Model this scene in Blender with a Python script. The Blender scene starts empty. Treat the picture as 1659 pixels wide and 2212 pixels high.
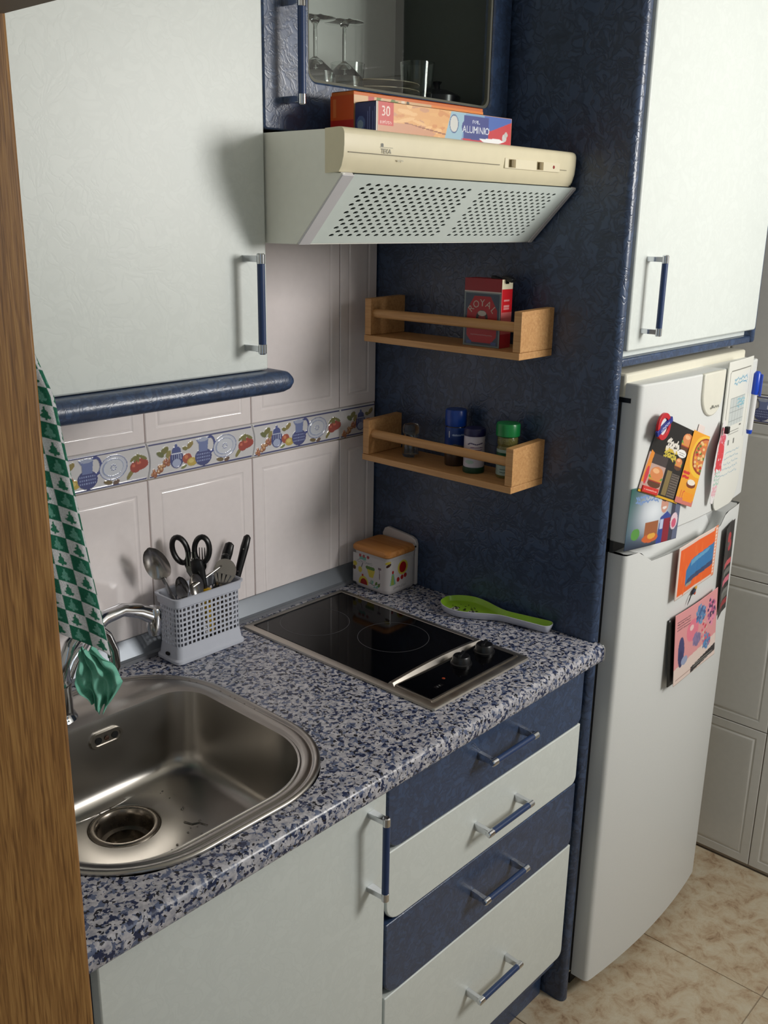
import bpy, bmesh, math, random
import numpy as np
from mathutils import Vector, Matrix
from mathutils.geometry import tessellate_polygon
random.seed(4)
PI = math.pi
SC = bpy.context.scene
COL = SC.collection
# ---------------------------------------------------------------- camera
cd = bpy.data.cameras.new('camera'); cam = bpy.data.objects.new('camera', cd); COL.objects.link(cam)
F, CP = 2091.54, Vector((-1.5986, -1.4752, 1.6937))
ya, pi_, ro = [math.radians(a) for a in (-47.989, -16.841, 0.978)]
fw = Vector((math.sin(-ya)*math.cos(pi_), math.cos(ya)*math.cos(pi_), math.sin(pi_)))
rt = fw.cross(Vector((0, 0, 1))).normalized(); up = rt.cross(fw)
r2 = rt*math.cos(ro)+up*math.sin(ro); u2 = -rt*math.sin(ro)+up*math.cos(ro)
M = Matrix((r2, u2, -fw)).transposed().to_4x4(); M.translation = CP
cam.matrix_world = M
cd.sensor_fit = 'VERTICAL'; cd.sensor_height = 24; cd.lens = 24*F/2212; cd.clip_start = .02
cd.dof.use_dof = False
SC.camera = cam
# ---------------------------------------------------------------- light
w = bpy.data.worlds.new('world'); SC.world = w; w.use_nodes = True
bg = w.node_tree.nodes['Background']; bg.inputs[0].default_value = (.66, .85, 1, 1); bg.inputs[1].default_value = .35
def area(name, loc, target, sx, sy, power, col=(1, 1, 1)):
    l = bpy.data.lights.new(name, 'AREA'); l.shape = 'RECTANGLE'; l.size = sx; l.size_y = sy; l.energy = power; l.color = col
    o = bpy.data.objects.new(name, l); COL.objects.link(o); o.location = loc
    o.rotation_euler = (Vector(target)-Vector(loc)).to_track_quat('-Z', 'Y').to_euler(); return o
area('window_daylight', (.44, -2.12, 1.93), (.10, 0, 1.52), .54, .54, 25, (1, .98, .94))
SC.view_settings.view_transform = 'Standard'; SC.view_settings.look = 'None'
SC.view_settings.gamma = 1; SC.view_settings.use_curve_mapping = False
SC.view_settings.exposure = 0.0
# ---------------------------------------------------------------- materials
def lin(c):
    return tuple(((x/255)/12.92 if x/255 <= .04045 else ((x/255+.055)/1.055)**2.4) for x in c)
MATS = {}
def mat(name, rgb, rough=.5, metal=0, spec=.5, bump=None, trans=0, emis=None, coat=0):
    if name in MATS: return MATS[name]
    m = bpy.data.materials.new(name); m.use_nodes = True; b = m.node_tree.nodes['Principled BSDF']
    b.inputs['Base Color'].default_value = (*lin(rgb), 1); b.inputs['Roughness'].default_value = rough
    b.inputs['Metallic'].default_value = metal; b.inputs['Specular IOR Level'].default_value = spec
    b.inputs['Transmission Weight'].default_value = trans; b.inputs['Coat Weight'].default_value = coat
    nt = m.node_tree
    tc = nt.nodes.new('ShaderNodeTexCoord')
    n = nt.nodes.new('ShaderNodeTexNoise'); n.inputs['Scale'].default_value = bump[0] if bump else 60
    n.inputs['Detail'].default_value = 3; nt.links.new(tc.outputs['Object'], n.inputs['Vector'])
    # faint natural tone variation
    mx = nt.nodes.new('ShaderNodeMix'); mx.data_type = 'RGBA'; mx.blend_type = 'MULTIPLY'; mx.inputs[0].default_value = .08
    mx.inputs[6].default_value = (*lin(rgb), 1)
    nt.links.new(n.outputs['Fac'], mx.inputs[7]); 
    if metal < .5 and trans == 0: nt.links.new(mx.outputs[2], b.inputs['Base Color'])
    if bump:
        bp = nt.nodes.new('ShaderNodeBump'); bp.inputs['Strength'].default_value = bump[1]; bp.inputs['Distance'].default_value = .002
        nt.links.new(n.outputs['Fac'], bp.inputs['Height']); nt.links.new(bp.outputs['Normal'], b.inputs['Normal'])
    MATS[name] = m; return m
def nodes(m): return m.node_tree, m.node_tree.nodes['Principled BSDF']
def ramp(nt, stops, interp='LINEAR'):
    r = nt.nodes.new('ShaderNodeValToRGB'); r.color_ramp.interpolation = interp
    e = r.color_ramp.elements
    while len(e) > 1: e.remove(e[-1])
    e[0].position = stops[0][0]; e[0].color = (*lin(stops[0][1]), 1)
    for p, c in stops[1:]:
        x = e.new(p); x.color = (*lin(c), 1)
    return r
def laminate(name, c0, c1, c2, rough, bstr, scale=9):
    """crumpled-paper laminate: thin creases at two sizes, in colour and relief"""
    m = bpy.data.materials.new(name); m.use_nodes = True; nt, b = nodes(m)
    tc = nt.nodes.new('ShaderNodeTexCoord'); L = nt.links.new
    def crease(sc, wd, off):
        mp = nt.nodes.new('ShaderNodeMapping'); mp.inputs['Location'].default_value = (off, off*1.3, -off)
        L(tc.outputs['Object'], mp.inputs[0])
        n = nt.nodes.new('ShaderNodeTexNoise'); n.inputs['Scale'].default_value = sc; n.inputs['Detail'].default_value = 2.5; n.inputs['Distortion'].default_value = 1.1
        L(mp.outputs[0], n.inputs['Vector'])
        a = nt.nodes.new('ShaderNodeMath'); a.operation = 'SUBTRACT'; a.inputs[1].default_value = .5; L(n.outputs['Fac'], a.inputs[0])
        c = nt.nodes.new('ShaderNodeMath'); c.operation = 'ABSOLUTE'; L(a.outputs[0], c.inputs[0])
        r = nt.nodes.new('ShaderNodeMapRange'); r.interpolation_type = 'SMOOTHSTEP'; r.inputs[1].default_value = 0; r.inputs[2].default_value = wd; L(c.outputs[0], r.inputs[0]); return r.outputs[0], n.outputs['Fac']
    a, fa_ = crease(scale, .05, 1.0); c, fc_ = crease(scale*2.3, .07, 4.0)
    mn = nt.nodes.new('ShaderNodeMath'); mn.operation = 'MULTIPLY'; L(a, mn.inputs[0]); L(c, mn.inputs[1])
    av = nt.nodes.new('ShaderNodeMath'); av.operation = 'MULTIPLY_ADD'; av.inputs[1].default_value = .45; L(mn.outputs[0], av.inputs[0])
    f2 = nt.nodes.new('ShaderNodeMath'); f2.operation = 'MULTIPLY'; f2.inputs[1].default_value = .9; L(fc_, f2.inputs[0]); L(f2.outputs[0], av.inputs[2])
    r = ramp(nt, [(.25, c0), (.75, c1), (1, c2)]); L(av.outputs[0], r.inputs[0]); L(r.outputs[0], b.inputs['Base Color'])
    bp = nt.nodes.new('ShaderNodeBump'); bp.inputs['Strength'].default_value = bstr; bp.inputs['Distance'].default_value = .0016
    L(av.outputs[0], bp.inputs['Height']); L(bp.outputs['Normal'], b.inputs['Normal'])
    b.inputs['Roughness'].default_value = rough; b.inputs['Specular IOR Level'].default_value = .7
    MATS[name] = m; return m
BLUE = laminate('blue_laminate', (43, 57, 82), (51, 69, 100), (58, 79, 113), .31, .16, 24)
BLUEP = laminate('blue_panel_laminate', (34, 46, 66), (52, 68, 96), (60, 78, 108), .33, .42, 17)
WHITE = laminate('white_laminate', (214, 220, 216), (217, 223, 219), (219, 225, 221), .42, .05, 16)
def granite():
    m = bpy.data.materials.new('granite_laminate'); m.use_nodes = True; nt, b = nodes(m)
    tc = nt.nodes.new('ShaderNodeTexCoord')
    def nz(scale, det, dist=0, off=0):
        mp = nt.nodes.new('ShaderNodeMapping'); mp.inputs['Location'].default_value = (off, off*.7, off*.3)
        nt.links.new(tc.outputs['Object'], mp.inputs[0])
        n = nt.nodes.new('ShaderNodeTexNoise'); n.inputs['Scale'].default_value = scale; n.inputs['Detail'].default_value = det
        n.inputs['Distortion'].default_value = dist; nt.links.new(mp.outputs[0], n.inputs['Vector']); return n
    base = ramp(nt, [(.30, (142, 144, 156)), (.5, (178, 176, 182)), (.7, (204, 202, 208))], 'LINEAR')
    nt.links.new(nz(120, 2).outputs['Fac'], base.inputs[0])
    cur = base.outputs[0]
    for sc, off, lo, hi, col in ((95, 3, .54, .57, (94, 104, 132)), (110, 9, .565, .59, (38, 48, 80)), (150, 17, .60, .62, (24, 26, 36))):
        n = nz(sc, 3, .3, off)
        mk = nt.nodes.new('ShaderNodeMapRange'); mk.inputs[1].default_value = lo; mk.inputs[2].default_value = hi
        nt.links.new(n.outputs['Fac'], mk.inputs[0])
        mx = nt.nodes.new('ShaderNodeMix'); mx.data_type = 'RGBA'; nt.links.new(mk.outputs[0], mx.inputs[0])
        nt.links.new(cur, mx.inputs[6]); mx.inputs[7].default_value = (*lin(col), 1); cur = mx.outputs[2]
    nt.links.new(cur, b.inputs['Base Color']); b.inputs['Roughness'].default_value = .27
    MATS['granite'] = m; return m
GRAN = granite()
def wood(name, c0, c1, c2, axis=2, scale=1.0, rough=.45):
    m = bpy.data.materials.new(name); m.use_nodes = True; nt, b = nodes(m)
    tc = nt.nodes.new('ShaderNodeTexCoord'); mp = nt.nodes.new('ShaderNodeMapping')
    s = [70*scale]*3; s[axis] = 2.5*scale; mp.inputs['Scale'].default_value = s
    nt.links.new(tc.outputs['Object'], mp.inputs[0])
    n = nt.nodes.new('ShaderNodeTexNoise'); n.inputs['Scale'].default_value = 1.6; n.inputs['Detail'].default_value = 5; n.inputs['Distortion'].default_value = .8
    nt.links.new(mp.outputs[0], n.inputs['Vector'])
    r = ramp(nt, [(.32, c0), (.5, c1), (.68, c2)]); nt.links.new(n.outputs['Fac'], r.inputs[0])
    nt.links.new(r.outputs[0], b.inputs['Base Color']); b.inputs['Roughness'].default_value = rough
    bp = nt.nodes.new('ShaderNodeBump'); bp.inputs['Strength'].default_value = .15; bp.inputs['Distance'].default_value = .001
    nt.links.new(n.outputs['Fac'], bp.inputs['Height']); nt.links.new(bp.outputs['Normal'], b.inputs['Normal'])
    MATS[name] = m; return m
OAK = wood('oak_frame', (112, 74, 34), (146, 102, 52), (168, 124, 68), 2, 4.5, .5)
BEECH = wood('beech_wood', (190, 140, 88), (202, 152, 98), (212, 164, 110), 1, 1.6, .5)
BEECHV = wood('beech_lid', (190, 120, 58), (206, 138, 74), (220, 154, 88), 1, .7, .5)
def steelm(name, rgb, rough, nsc=40, namt=.12):
    m = bpy.data.materials.new(name); m.use_nodes = True; nt, b = nodes(m)
    b.inputs['Metallic'].default_value = 1; b.inputs['Base Color'].default_value = (*lin(rgb), 1)
    tc = nt.nodes.new('ShaderNodeTexCoord'); n = nt.nodes.new('ShaderNodeTexNoise'); n.inputs['Scale'].default_value = nsc
    n.inputs['Detail'].default_value = 4; nt.links.new(tc.outputs['Object'], n.inputs['Vector'])
    mr = nt.nodes.new('ShaderNodeMapRange'); mr.inputs[1].default_value = .3; mr.inputs[2].default_value = .7
    mr.inputs[3].default_value = rough-namt/2; mr.inputs[4].default_value = rough+namt/2
    nt.links.new(n.outputs['Fac'], mr.inputs[0]); nt.links.new(mr.outputs[0], b.inputs['Roughness'])
    MATS[name] = m; return m
STEEL = steelm('sink_steel', (178, 174, 168), .31, 9, .06)
STEEL2 = steelm('hob_frame_steel', (186, 180, 172), .38)
CUT = steelm('cutlery_steel', (176, 172, 168), .22, 60, .1)
CHROME = steelm('chrome', (214, 216, 220), .10, 30, .06)
ALU = mat('aluminium_upstand', (132, 138, 146), .38, .35)
TILE = mat('glazed_tile', (250, 241, 240), .13, 0, .5)
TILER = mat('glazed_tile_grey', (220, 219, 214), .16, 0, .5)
GROUT = mat('grout', (176, 160, 142), .9)
PLASTER = mat('plaster_white', (206, 204, 198), .8, bump=(30, .1))
def floorm():
    m = bpy.data.materials.new('floor_marble'); m.use_nodes = True; nt, b = nodes(m)
    tc = nt.nodes.new('ShaderNodeTexCoord'); n = nt.nodes.new('ShaderNodeTexNoise'); n.inputs['Scale'].default_value = 22
    n.inputs['Detail'].default_value = 9; n.inputs['Roughness'].default_value = .72; n.inputs['Distortion'].default_value = .5
    nt.links.new(tc.outputs['Object'], n.inputs['Vector'])
    r = ramp(nt, [(.30, (118, 92, 68)), (.40, (172, 148, 120)), (.52, (190, 174, 148)), (.66, (198, 188, 166))]); nt.links.new(n.outputs['Fac'], r.inputs[0])
    nt.links.new(r.outputs[0], b.inputs['Base Color']); b.inputs['Roughness'].default_value = .38
    return m
FLOORM = floorm()
CREAM = mat('cream_plastic', (230, 220, 188), .35)
HOODW = mat('hood_enamel', (250, 250, 238), .4)
GRILLE = mat('grille_enamel', (232, 242, 236), .45)
DARK = mat('dark_void', (14, 15, 16), .7)
BLACKG = mat('black_glass', (5, 5, 7), .07, 0, .22)
BLACKP = mat('black_plastic', (18, 18, 20), .35)
WPLAS = mat('white_plastic', (206, 210, 222), .42)
BLUER = mat('blue_rod', (40, 62, 104), .35)
FRIDGE = mat('fridge_enamel', (222, 224, 222), .38, bump=(500, .04))
FRIDGEC = mat('fridge_cream', (222, 218, 200), .45)
RUBBER = mat('rubber_grey', (70, 70, 70), .7)
def glass(name, tint=(240, 244, 242), rough=0.0):
    m = bpy.data.materials.new(name); m.use_nodes = True; nt, b = nodes(m)
    b.inputs['Base Color'].default_value = (*lin(tint), 1); b.inputs['Transmission Weight'].default_value = 1
    b.inputs['Roughness'].default_value = rough; b.inputs['IOR'].default_value = 1.45; return m
GLASS = glass('clear_glass')
def pane_mat():
    m = bpy.data.materials.new('pane_glass'); m.use_nodes = True; nt = m.node_tree; nt.nodes.clear()
    o = nt.nodes.new('ShaderNodeOutputMaterial'); t = nt.nodes.new('ShaderNodeBsdfTransparent'); g = nt.nodes.new('ShaderNodeBsdfGlossy')
    t.inputs[0].default_value = (.92, .94, .93, 1); g.inputs['Roughness'].default_value = .02
    fr = nt.nodes.new('ShaderNodeFresnel'); fr.inputs[0].default_value = 1.5; mx = nt.nodes.new('ShaderNodeMixShader')
    ge = nt.nodes.new('ShaderNodeNewGeometry'); k = nt.nodes.new('ShaderNodeMath'); k.operation = 'SUBTRACT'; k.inputs[0].default_value = 1; nt.links.new(ge.outputs['Backfacing'], k.inputs[1])
    k2 = nt.nodes.new('ShaderNodeMath'); k2.operation = 'MULTIPLY'; nt.links.new(fr.outputs[0], k2.inputs[0]); nt.links.new(k.outputs[0], k2.inputs[1])
    nt.links.new(k2.outputs[0], mx.inputs[0]); nt.links.new(t.outputs[0], mx.inputs[1]); nt.links.new(g.outputs[0], mx.inputs[2])
    nt.links.new(mx.outputs[0], o.inputs[0]); return m
PANE = pane_mat()
def print_mat(name, rough=.5, bump=None):
    m = bpy.data.materials.new(name); m.use_nodes = True; nt, b = nodes(m)
    a = nt.nodes.new('ShaderNodeAttribute'); a.attribute_name = 'ink'; nt.links.new(a.outputs['Color'], b.inputs['Base Color'])
    b.inputs['Roughness'].default_value = rough
    if bump:
        tc = nt.nodes.new('ShaderNodeTexCoord'); n = nt.nodes.new('ShaderNodeTexNoise'); n.inputs['Scale'].default_value = bump[0]
        nt.links.new(tc.outputs['Object'], n.inputs['Vector']); bp = nt.nodes.new('ShaderNodeBump'); bp.inputs['Strength'].default_value = bump[1]
        bp.inputs['Distance'].default_value = .002; nt.links.new(n.outputs['Fac'], bp.inputs['Height']); nt.links.new(bp.outputs['Normal'], b.inputs['Normal'])
    return m
PRINT = print_mat('glossy_print', .35); CLOTHP = print_mat('woven_cloth', .95, (900, .5)); GLAZEP = print_mat('glazed_print', .12)
# ---------------------------------------------------------------- builders
def tag(o, label, cat, group=None, kind=None):
    if label: o['label'] = label
    if cat: o['category'] = cat
    if group: o['group'] = group
    if kind: o['kind'] = kind
    return o
def thing(name, label, cat, loc, group=None):
    o = bpy.data.objects.new(name, None); COL.objects.link(o); o.location = loc; o.empty_display_size = .02
    return tag(o, label, cat, group)
def world_loc(p):
    v = Vector((0, 0, 0))
    while p: v += Vector(p.location); p = p.parent
    return v
class MB:
    def __init__(s): s.v = []; s.f = []; s.mi = []; s.M = Matrix()
    def add(s, vs, fs, m=0):
        b = len(s.v); s.v += [tuple(s.M @ Vector(q)) for q in vs]; s.f += [tuple(b+i for i in f) for f in fs]; s.mi += [m]*len(fs); return s
    def box(s, x0, x1, y0, y1, z0, z1, m=0):
        x0, x1 = sorted((x0, x1)); y0, y1 = sorted((y0, y1)); z0, z1 = sorted((z0, z1))
        return s.add([(x, y, z) for z in (z0, z1) for y in (y0, y1) for x in (x0, x1)],
                     [(0, 2, 3, 1), (4, 5, 7, 6), (0, 1, 5, 4), (2, 6, 7, 3), (0, 4, 6, 2), (1, 3, 7, 5)], m)
    def prism(s, poly, ax, a, b, m=0):
        """poly: 2D points; ax: extrusion axis; other two axes in xyz order"""
        n = len(poly)
        def P(q, t):
            q = list(q); q.insert(ax, t); return tuple(q)
        vs = [P(q, a) for q in poly]+[P(q, b) for q in poly]
        fs = [tuple(range(n)), tuple(range(2*n-1, n-1, -1))]+[(i, i+n, (i+1) % n+n, (i+1) % n) for i in range(n)]
        ar = sum(poly[i][0]*poly[(i+1) % n][1]-poly[(i+1) % n][0]*poly[i][1] for i in range(n))
        flip = (ar > 0) == (b > a) if ax != 1 else (ar > 0) != (b > a)
        if not flip: fs = [f[::-1] for f in fs]
        return s.add(vs, fs, m)
    def rings(s, R, closed=True, cap0=True, cap1=True, m=0):
        n = len(R[0]); vs = [p for r in R for p in r]; fs = []
        for k in range(len(R)-1):
            for i in range(n if closed else n-1):
                j = (i+1) % n; fs.append((k*n+i, k*n+j, (k+1)*n+j, (k+1)*n+i))
        if cap0: fs.append(tuple(range(n-1, -1, -1)))
        if cap1: fs.append(tuple((len(R)-1)*n+i for i in range(n)))
        return s.add(vs, fs, m)
    def lathe(s, prof, c=(0, 0, 0), n=32, m=0):
        R = [[(c[0]+r*math.cos(2*PI*i/n), c[1]+r*math.sin(2*PI*i/n), c[2]+z) for i in range(n)] for r, z in prof]
        return s.rings(R, True, False, False, m)
    def tube(s, path, rad, n=12, ref=(0, 0, 1), m=0, closed=False):
        P = [Vector(p) for p in path]; N = len(P); R = []
        for k in range(N):
            t = (P[(k+1) % N]-P[k-1]) if closed else (P[min(k+1, N-1)]-P[max(k-1, 0)]); t.normalize()
            a = t.cross(Vector(ref))
            if a.length < 1e-4: a = t.cross(Vector((1, 0, 0)))
            a.normalize(); b = a.cross(t)
            r = rad[k] if isinstance(rad, list) else rad
            rx, ry = r if isinstance(r, tuple) else (r, r)
            R.append([tuple(P[k]+a*(rx*math.cos(2*PI*i/n))+b*(ry*math.sin(2*PI*i/n))) for i in range(n)])
        if closed: R.append(R[0]); return s.rings(R, True, False, False, m)
        return s.rings(R, True, True, True, m)
    def build(s, name, mats, parent=None, bevel=0, smooth=35, seg=2, kind=None, label=None, origin=None):
        if not isinstance(mats, (list, tuple)): mats = [mats]
        o0 = world_loc(parent) if parent else (Vector(origin) if origin else Vector((0, 0, 0)))
        me = bpy.data.meshes.new(name); me.from_pydata([tuple(Vector(q)-o0) for q in s.v], [], s.f)
        for m in mats: me.materials.append(m)
        me.polygons.foreach_set('material_index', s.mi); me.update()
        if smooth: me.shade_smooth(); me.set_sharp_from_angle(angle=math.radians(smooth))
        o = bpy.data.objects.new(name, me); COL.objects.link(o)
        if parent: o.parent = parent
        else: o.location = o0
        if bevel:
            b = o.modifiers.new('bevel', 'BEVEL'); b.width = bevel; b.segments = seg; b.limit_method = 'ANGLE'; b.angle_limit = math.radians(50)
        if kind: o['kind'] = kind
        if label: o['label'] = label
        return o
def rrect(cx, cy, hx, hy, r, n=6, rs=None):
    """rounded rectangle points, CCW; rs = radii for corners (+x+y, -x+y, -x-y, +x-y)"""
    rs = rs or [r]*4; out = []
    for (sx, sy), a0, rr in zip(((1, 1), (-1, 1), (-1, -1), (1, -1)), (0, 90, 180, 270), rs):
        for i in range(n+1):
            a = math.radians(a0+90*i/n); out.append((cx+sx*(hx-rr)+rr*math.cos(a), cy+sy*(hy-rr)+rr*math.sin(a)))
    return out
def frame(o, x, y):
    x = Vector(x).normalized(); y = Vector(y); y = (y-x*y.dot(x)).normalized(); z = x.cross(y)
    m = Matrix((x, y, z)).transposed().to_4x4(); m.translation = Vector(o); return m
_tc = {}
def text_tris(body):
    if body in _tc: return _tc[body]
    c = bpy.data.curves.new('t', 'FONT'); c.body = body; c.size = 1; c.align_x = 'CENTER'; c.align_y = 'CENTER'
    o = bpy.data.objects.new('t', c); COL.objects.link(o); bpy.context.view_layer.update()
    me = o.evaluated_get(bpy.context.evaluated_depsgraph_get()).to_mesh(); me.calc_loop_triangles()
    v = np.array([q.co[:2] for q in me.vertices]); t = np.array([l.vertices[:] for l in me.loop_triangles])
    bpy.data.objects.remove(o); bpy.data.curves.remove(c)
    _tc[body] = (v, t); return v, t
class Art:
    """a small painter for flat print: every grid point takes an ink colour"""
    def __init__(s, w, h, nx, base, ny=None):
        s.w, s.h = w, h; s.nx = nx; s.ny = ny or max(2, int(nx*h/w))
        s.X, s.Y = np.meshgrid(np.linspace(0, w, s.nx), np.linspace(0, h, s.ny)); s.C = np.zeros((s.ny, s.nx, 3)); s.C[:] = lin(base)
    def put(s, mask, c): s.C[mask] = lin(c); return s
    def rect(s, x0, y0, x1, y1, c): return s.put((s.X >= x0) & (s.X <= x1) & (s.Y >= y0) & (s.Y <= y1), c)
    def emask(s, x, y, rx, ry, a=0):
        a = math.radians(a); dx, dy = s.X-x, s.Y-y
        return ((dx*math.cos(a)+dy*math.sin(a))/rx)**2+((-dx*math.sin(a)+dy*math.cos(a))/ry)**2 <= 1
    def ell(s, x, y, rx, ry, c, a=0): return s.put(s.emask(x, y, rx, ry, a), c)
    def pmask(s, P):
        m = np.zeros(s.X.shape, bool); n = len(P)
        for i in range(n):
            (x0, y0), (x1, y1) = P[i], P[(i+1) % n]
            if y0 == y1: continue
            m ^= ((s.Y >= y0) != (s.Y >= y1)) & (s.X < (x1-x0)*(s.Y-y0)/(y1-y0)+x0)
        return m
    def poly(s, P, c): return s.put(s.pmask(P), c)
    def line(s, P, wd, c):
        for (x0, y0), (x1, y1) in zip(P[:-1], P[1:]):
            dx, dy = x1-x0, y1-y0; L = dx*dx+dy*dy+1e-12
            t = np.clip(((s.X-x0)*dx+(s.Y-y0)*dy)/L, 0, 1); s.put((s.X-x0-t*dx)**2+(s.Y-y0-t*dy)**2 <= (wd/2)**2, c)
        return s
    def text(s, body, x, y, size, c, a=0, sx=1.0, arc=None):
        a = math.radians(a)
        if arc:
            n = len(body)
            for i, ch in enumerate(body):
                th = arc*(i-(n-1)/2); s.text(ch, x+math.sin(th)*size*1.9, y+(math.cos(th)-1)*size*1.9, size, c, -math.degrees(th))
            return s
        v, t = text_tris(body); m = np.zeros(s.X.shape, bool)
        if not len(t): return s
        q = np.stack([v[:, 0]*size*sx*math.cos(a)-v[:, 1]*size*math.sin(a)+x, v[:, 0]*size*sx*math.sin(a)+v[:, 1]*size*math.cos(a)+y], 1)
        for tr in t:
            A, B, C_ = q[tr]; d = [(Q[0]-P[0])*(s.Y-P[1])-(Q[1]-P[1])*(s.X-P[0]) for P, Q in ((A, B), (B, C_), (C_, A))]
            m |= ((d[0] >= 0) & (d[1] >= 0) & (d[2] >= 0)) | ((d[0] <= 0) & (d[1] <= 0) & (d[2] <= 0))
        return s.put(m, c)
    def scribble(s, x0, x1, y, c, wd, rows=1, dy=.01, seed=1, amp=.3):
        rnd = random.Random(seed)
        for r in range(rows):
            x = x0; yy = y-r*dy
            while x < x1:
                L = rnd.uniform(.04, .12)*(x1-x0); s.line([(x, yy), (min(x+L*.75, x1), yy+rnd.uniform(-amp, amp)*wd)], wd, c); x += L
        return s
    def ink(s): return dict(mask=np.abs(s.C-s.C[0, 0]).sum(-1) > .01, mask_any=True)
    def build(s, name, parent, fn=None, M=None, mt=None, thick=0, label=None, origin=None, mask=None, mask_any=False):
        X, Y = s.X, s.Y
        if fn: P = np.stack(fn(X, Y), -1).reshape(-1, 3)
        else: P = np.stack([X-s.w/2, Y-s.h/2, X*0], -1).reshape(-1, 3)
        if M is not None: P = P @ np.array(M.to_3x3()).T+np.array(M.translation)
        o0 = world_loc(parent) if parent else (Vector(origin) if origin else Vector((0, 0, 0)))
        P = P-np.array(o0); nx, ny = s.nx, s.ny
        i, j = np.meshgrid(np.arange(nx-1), np.arange(ny-1)); k = (j*nx+i).reshape(-1)
        Fs = np.stack([k, k+1, k+1+nx, k+nx], 1)
        if mask is not None:
            mk = mask.reshape(-1); Fs = Fs[mk[Fs].any(1)] if mask_any else Fs[mk[Fs].all(1)]
        me = bpy.data.meshes.new(name); me.from_pydata(P.tolist(), [], Fs.tolist())
        at = me.color_attributes.new('ink', 'FLOAT_COLOR', 'POINT')
        at.data.foreach_set('color', np.concatenate([s.C.reshape(-1, 3), np.ones((nx*ny, 1))], 1).ravel())
        me.materials.append(mt or PRINT); me.shade_smooth()
        o = bpy.data.objects.new(name, me); COL.objects.link(o)
        if parent: o.parent = parent
        else: o.location = o0
        if thick:
            sm = o.modifiers.new('solid', 'SOLIDIFY'); sm.thickness = thick; sm.offset = -1
        if label: o['label'] = label
        return o
def S(name, mb, mats, bevel=0, smooth=35, origin=None):
    return mb.build(name, mats, None, bevel, smooth, kind='structure', origin=origin)
def copy_part(o, parent, loc):
    c = o.copy(); COL.objects.link(c); c.parent = parent; c.location = loc; return c
# ---------------------------------------------------------------- room shell
CT = .889                                    # counter top height
PX = .006                                    # face of the tall blue panel
WB = S('wall_back', MB().box(-1.32, .79, .006, .12, 0, 2.5), GROUT)
WR = S('wall_right', MB().box(.776, .90, -2.4, .12, 0, 2.5), GROUT)
WL = S('wall_left', MB().box(-1.32, -1.205, -.70, .006, 0, 2.5).box(-1.32, -1.205, -2.4, -1.62, 0, 2.5).box(-1.32, -1.205, -1.62, -.70, 2.1, 2.5), PLASTER)
S('wall_front', MB().box(-1.32, .9, -2.5, -2.4, 0, .85).box(-1.32, .9, -2.5, -2.4, 2.25, 2.5).box(-1.32, -.28, -2.5, -2.4, .85, 2.25).box(.72, .9, -2.5, -2.4, .85, 2.25), PLASTER)
S('window_1', MB().box(-.28, -.24, -2.46, -2.42, .85, 2.25).box(.68, .72, -2.46, -2.42, .85, 2.25).box(-.24, .68, -2.46, -2.42, .85, .89).box(-.24, .68, -2.46, -2.42, 2.21, 2.25), PLASTER, .003)
S('ceiling', MB().box(-3.2, .9, -2.5, .12, 2.5, 2.6), PLASTER)
FL = S('floor', MB().box(-3.2, .9, -2.5, .12, -.10, -.003), GROUT)
# floor tiles
tb = MB().box(0, .438, 0, .438, -.008, 0).build('tile', FLOORM, FL, .001)
tb.location = (.341-.44*3, -.5-.44*4+.02, 0)
for i in range(5):
    for j in range(6):
        if (i, j) == (0, 0): continue
        x0 = .341-.44*3+.44*i; y0 = -.5-.44*4+.02+.44*j
        c = copy_part(tb, FL, (x0, y0, 0))
        if x0+.438 > .77 or y0+.438 > .006:        # tiles cut at the walls
            c.data = tb.data.copy()
            for v in c.data.vertices:
                v.co.x = min(v.co.x, .77-x0); v.co.y = min(v.co.y, .004-y0)
# wall tiles
TS = .2505; TH = .4055
def tile_mesh(w, h):
    prof = [(0, .006), (0, .0012), (.0013, 0), (.023, 0), (.0255, .0012), (.028, .0013), (.0305, .0001), (.034, 0), (.040, .0004)]
    R = [[(d, dep, d), (w-d, dep, d), (w-d, dep, h-d), (d, dep, h-d)] for d, dep in prof]
    return MB().rings(R, True, False, True)
def tile_set(parent, w, h, spots, m, right=False):
    first = None
    for x, z in spots:
        if first is None:
            mb = tile_mesh(w, h)
            if right: mb.v = [(.776-.006+q[1], -q[0], q[2]) for q in mb.v]
            o = mb.build('tile', m, parent, 0, 25); first = o
        else: o = copy_part(first, parent, (0, 0, 0))
        o.location = (0, x, z) if right else (x, 0, z)
JX = -.1111
g = .0012
cols = [JX-TS*k for k in range(1, 5)]
tile_set(WB, TS-2*g, TH-2*g, [(x+g, z+g) for x in cols for z in (1.2257-TH, 1.2957)], TILE)
tile_set(WB, .1111-2*g+.004, TH-2*g, [(JX+g, 1.2257-TH+g), (JX+g, 1.2957+g)], TILE)
ry = [-.71+TS*2, -.71+TS, -.71, -.71-TS, -.71-2*TS, -.71-3*TS]
tile_set(WR, TS-2*g, TH-2*g, [(y-g, z+g) for y in ry for z in (.009, .4145, .82, 1.2957, 1.7012, 2.1067)][0:36], TILER, True)
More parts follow.
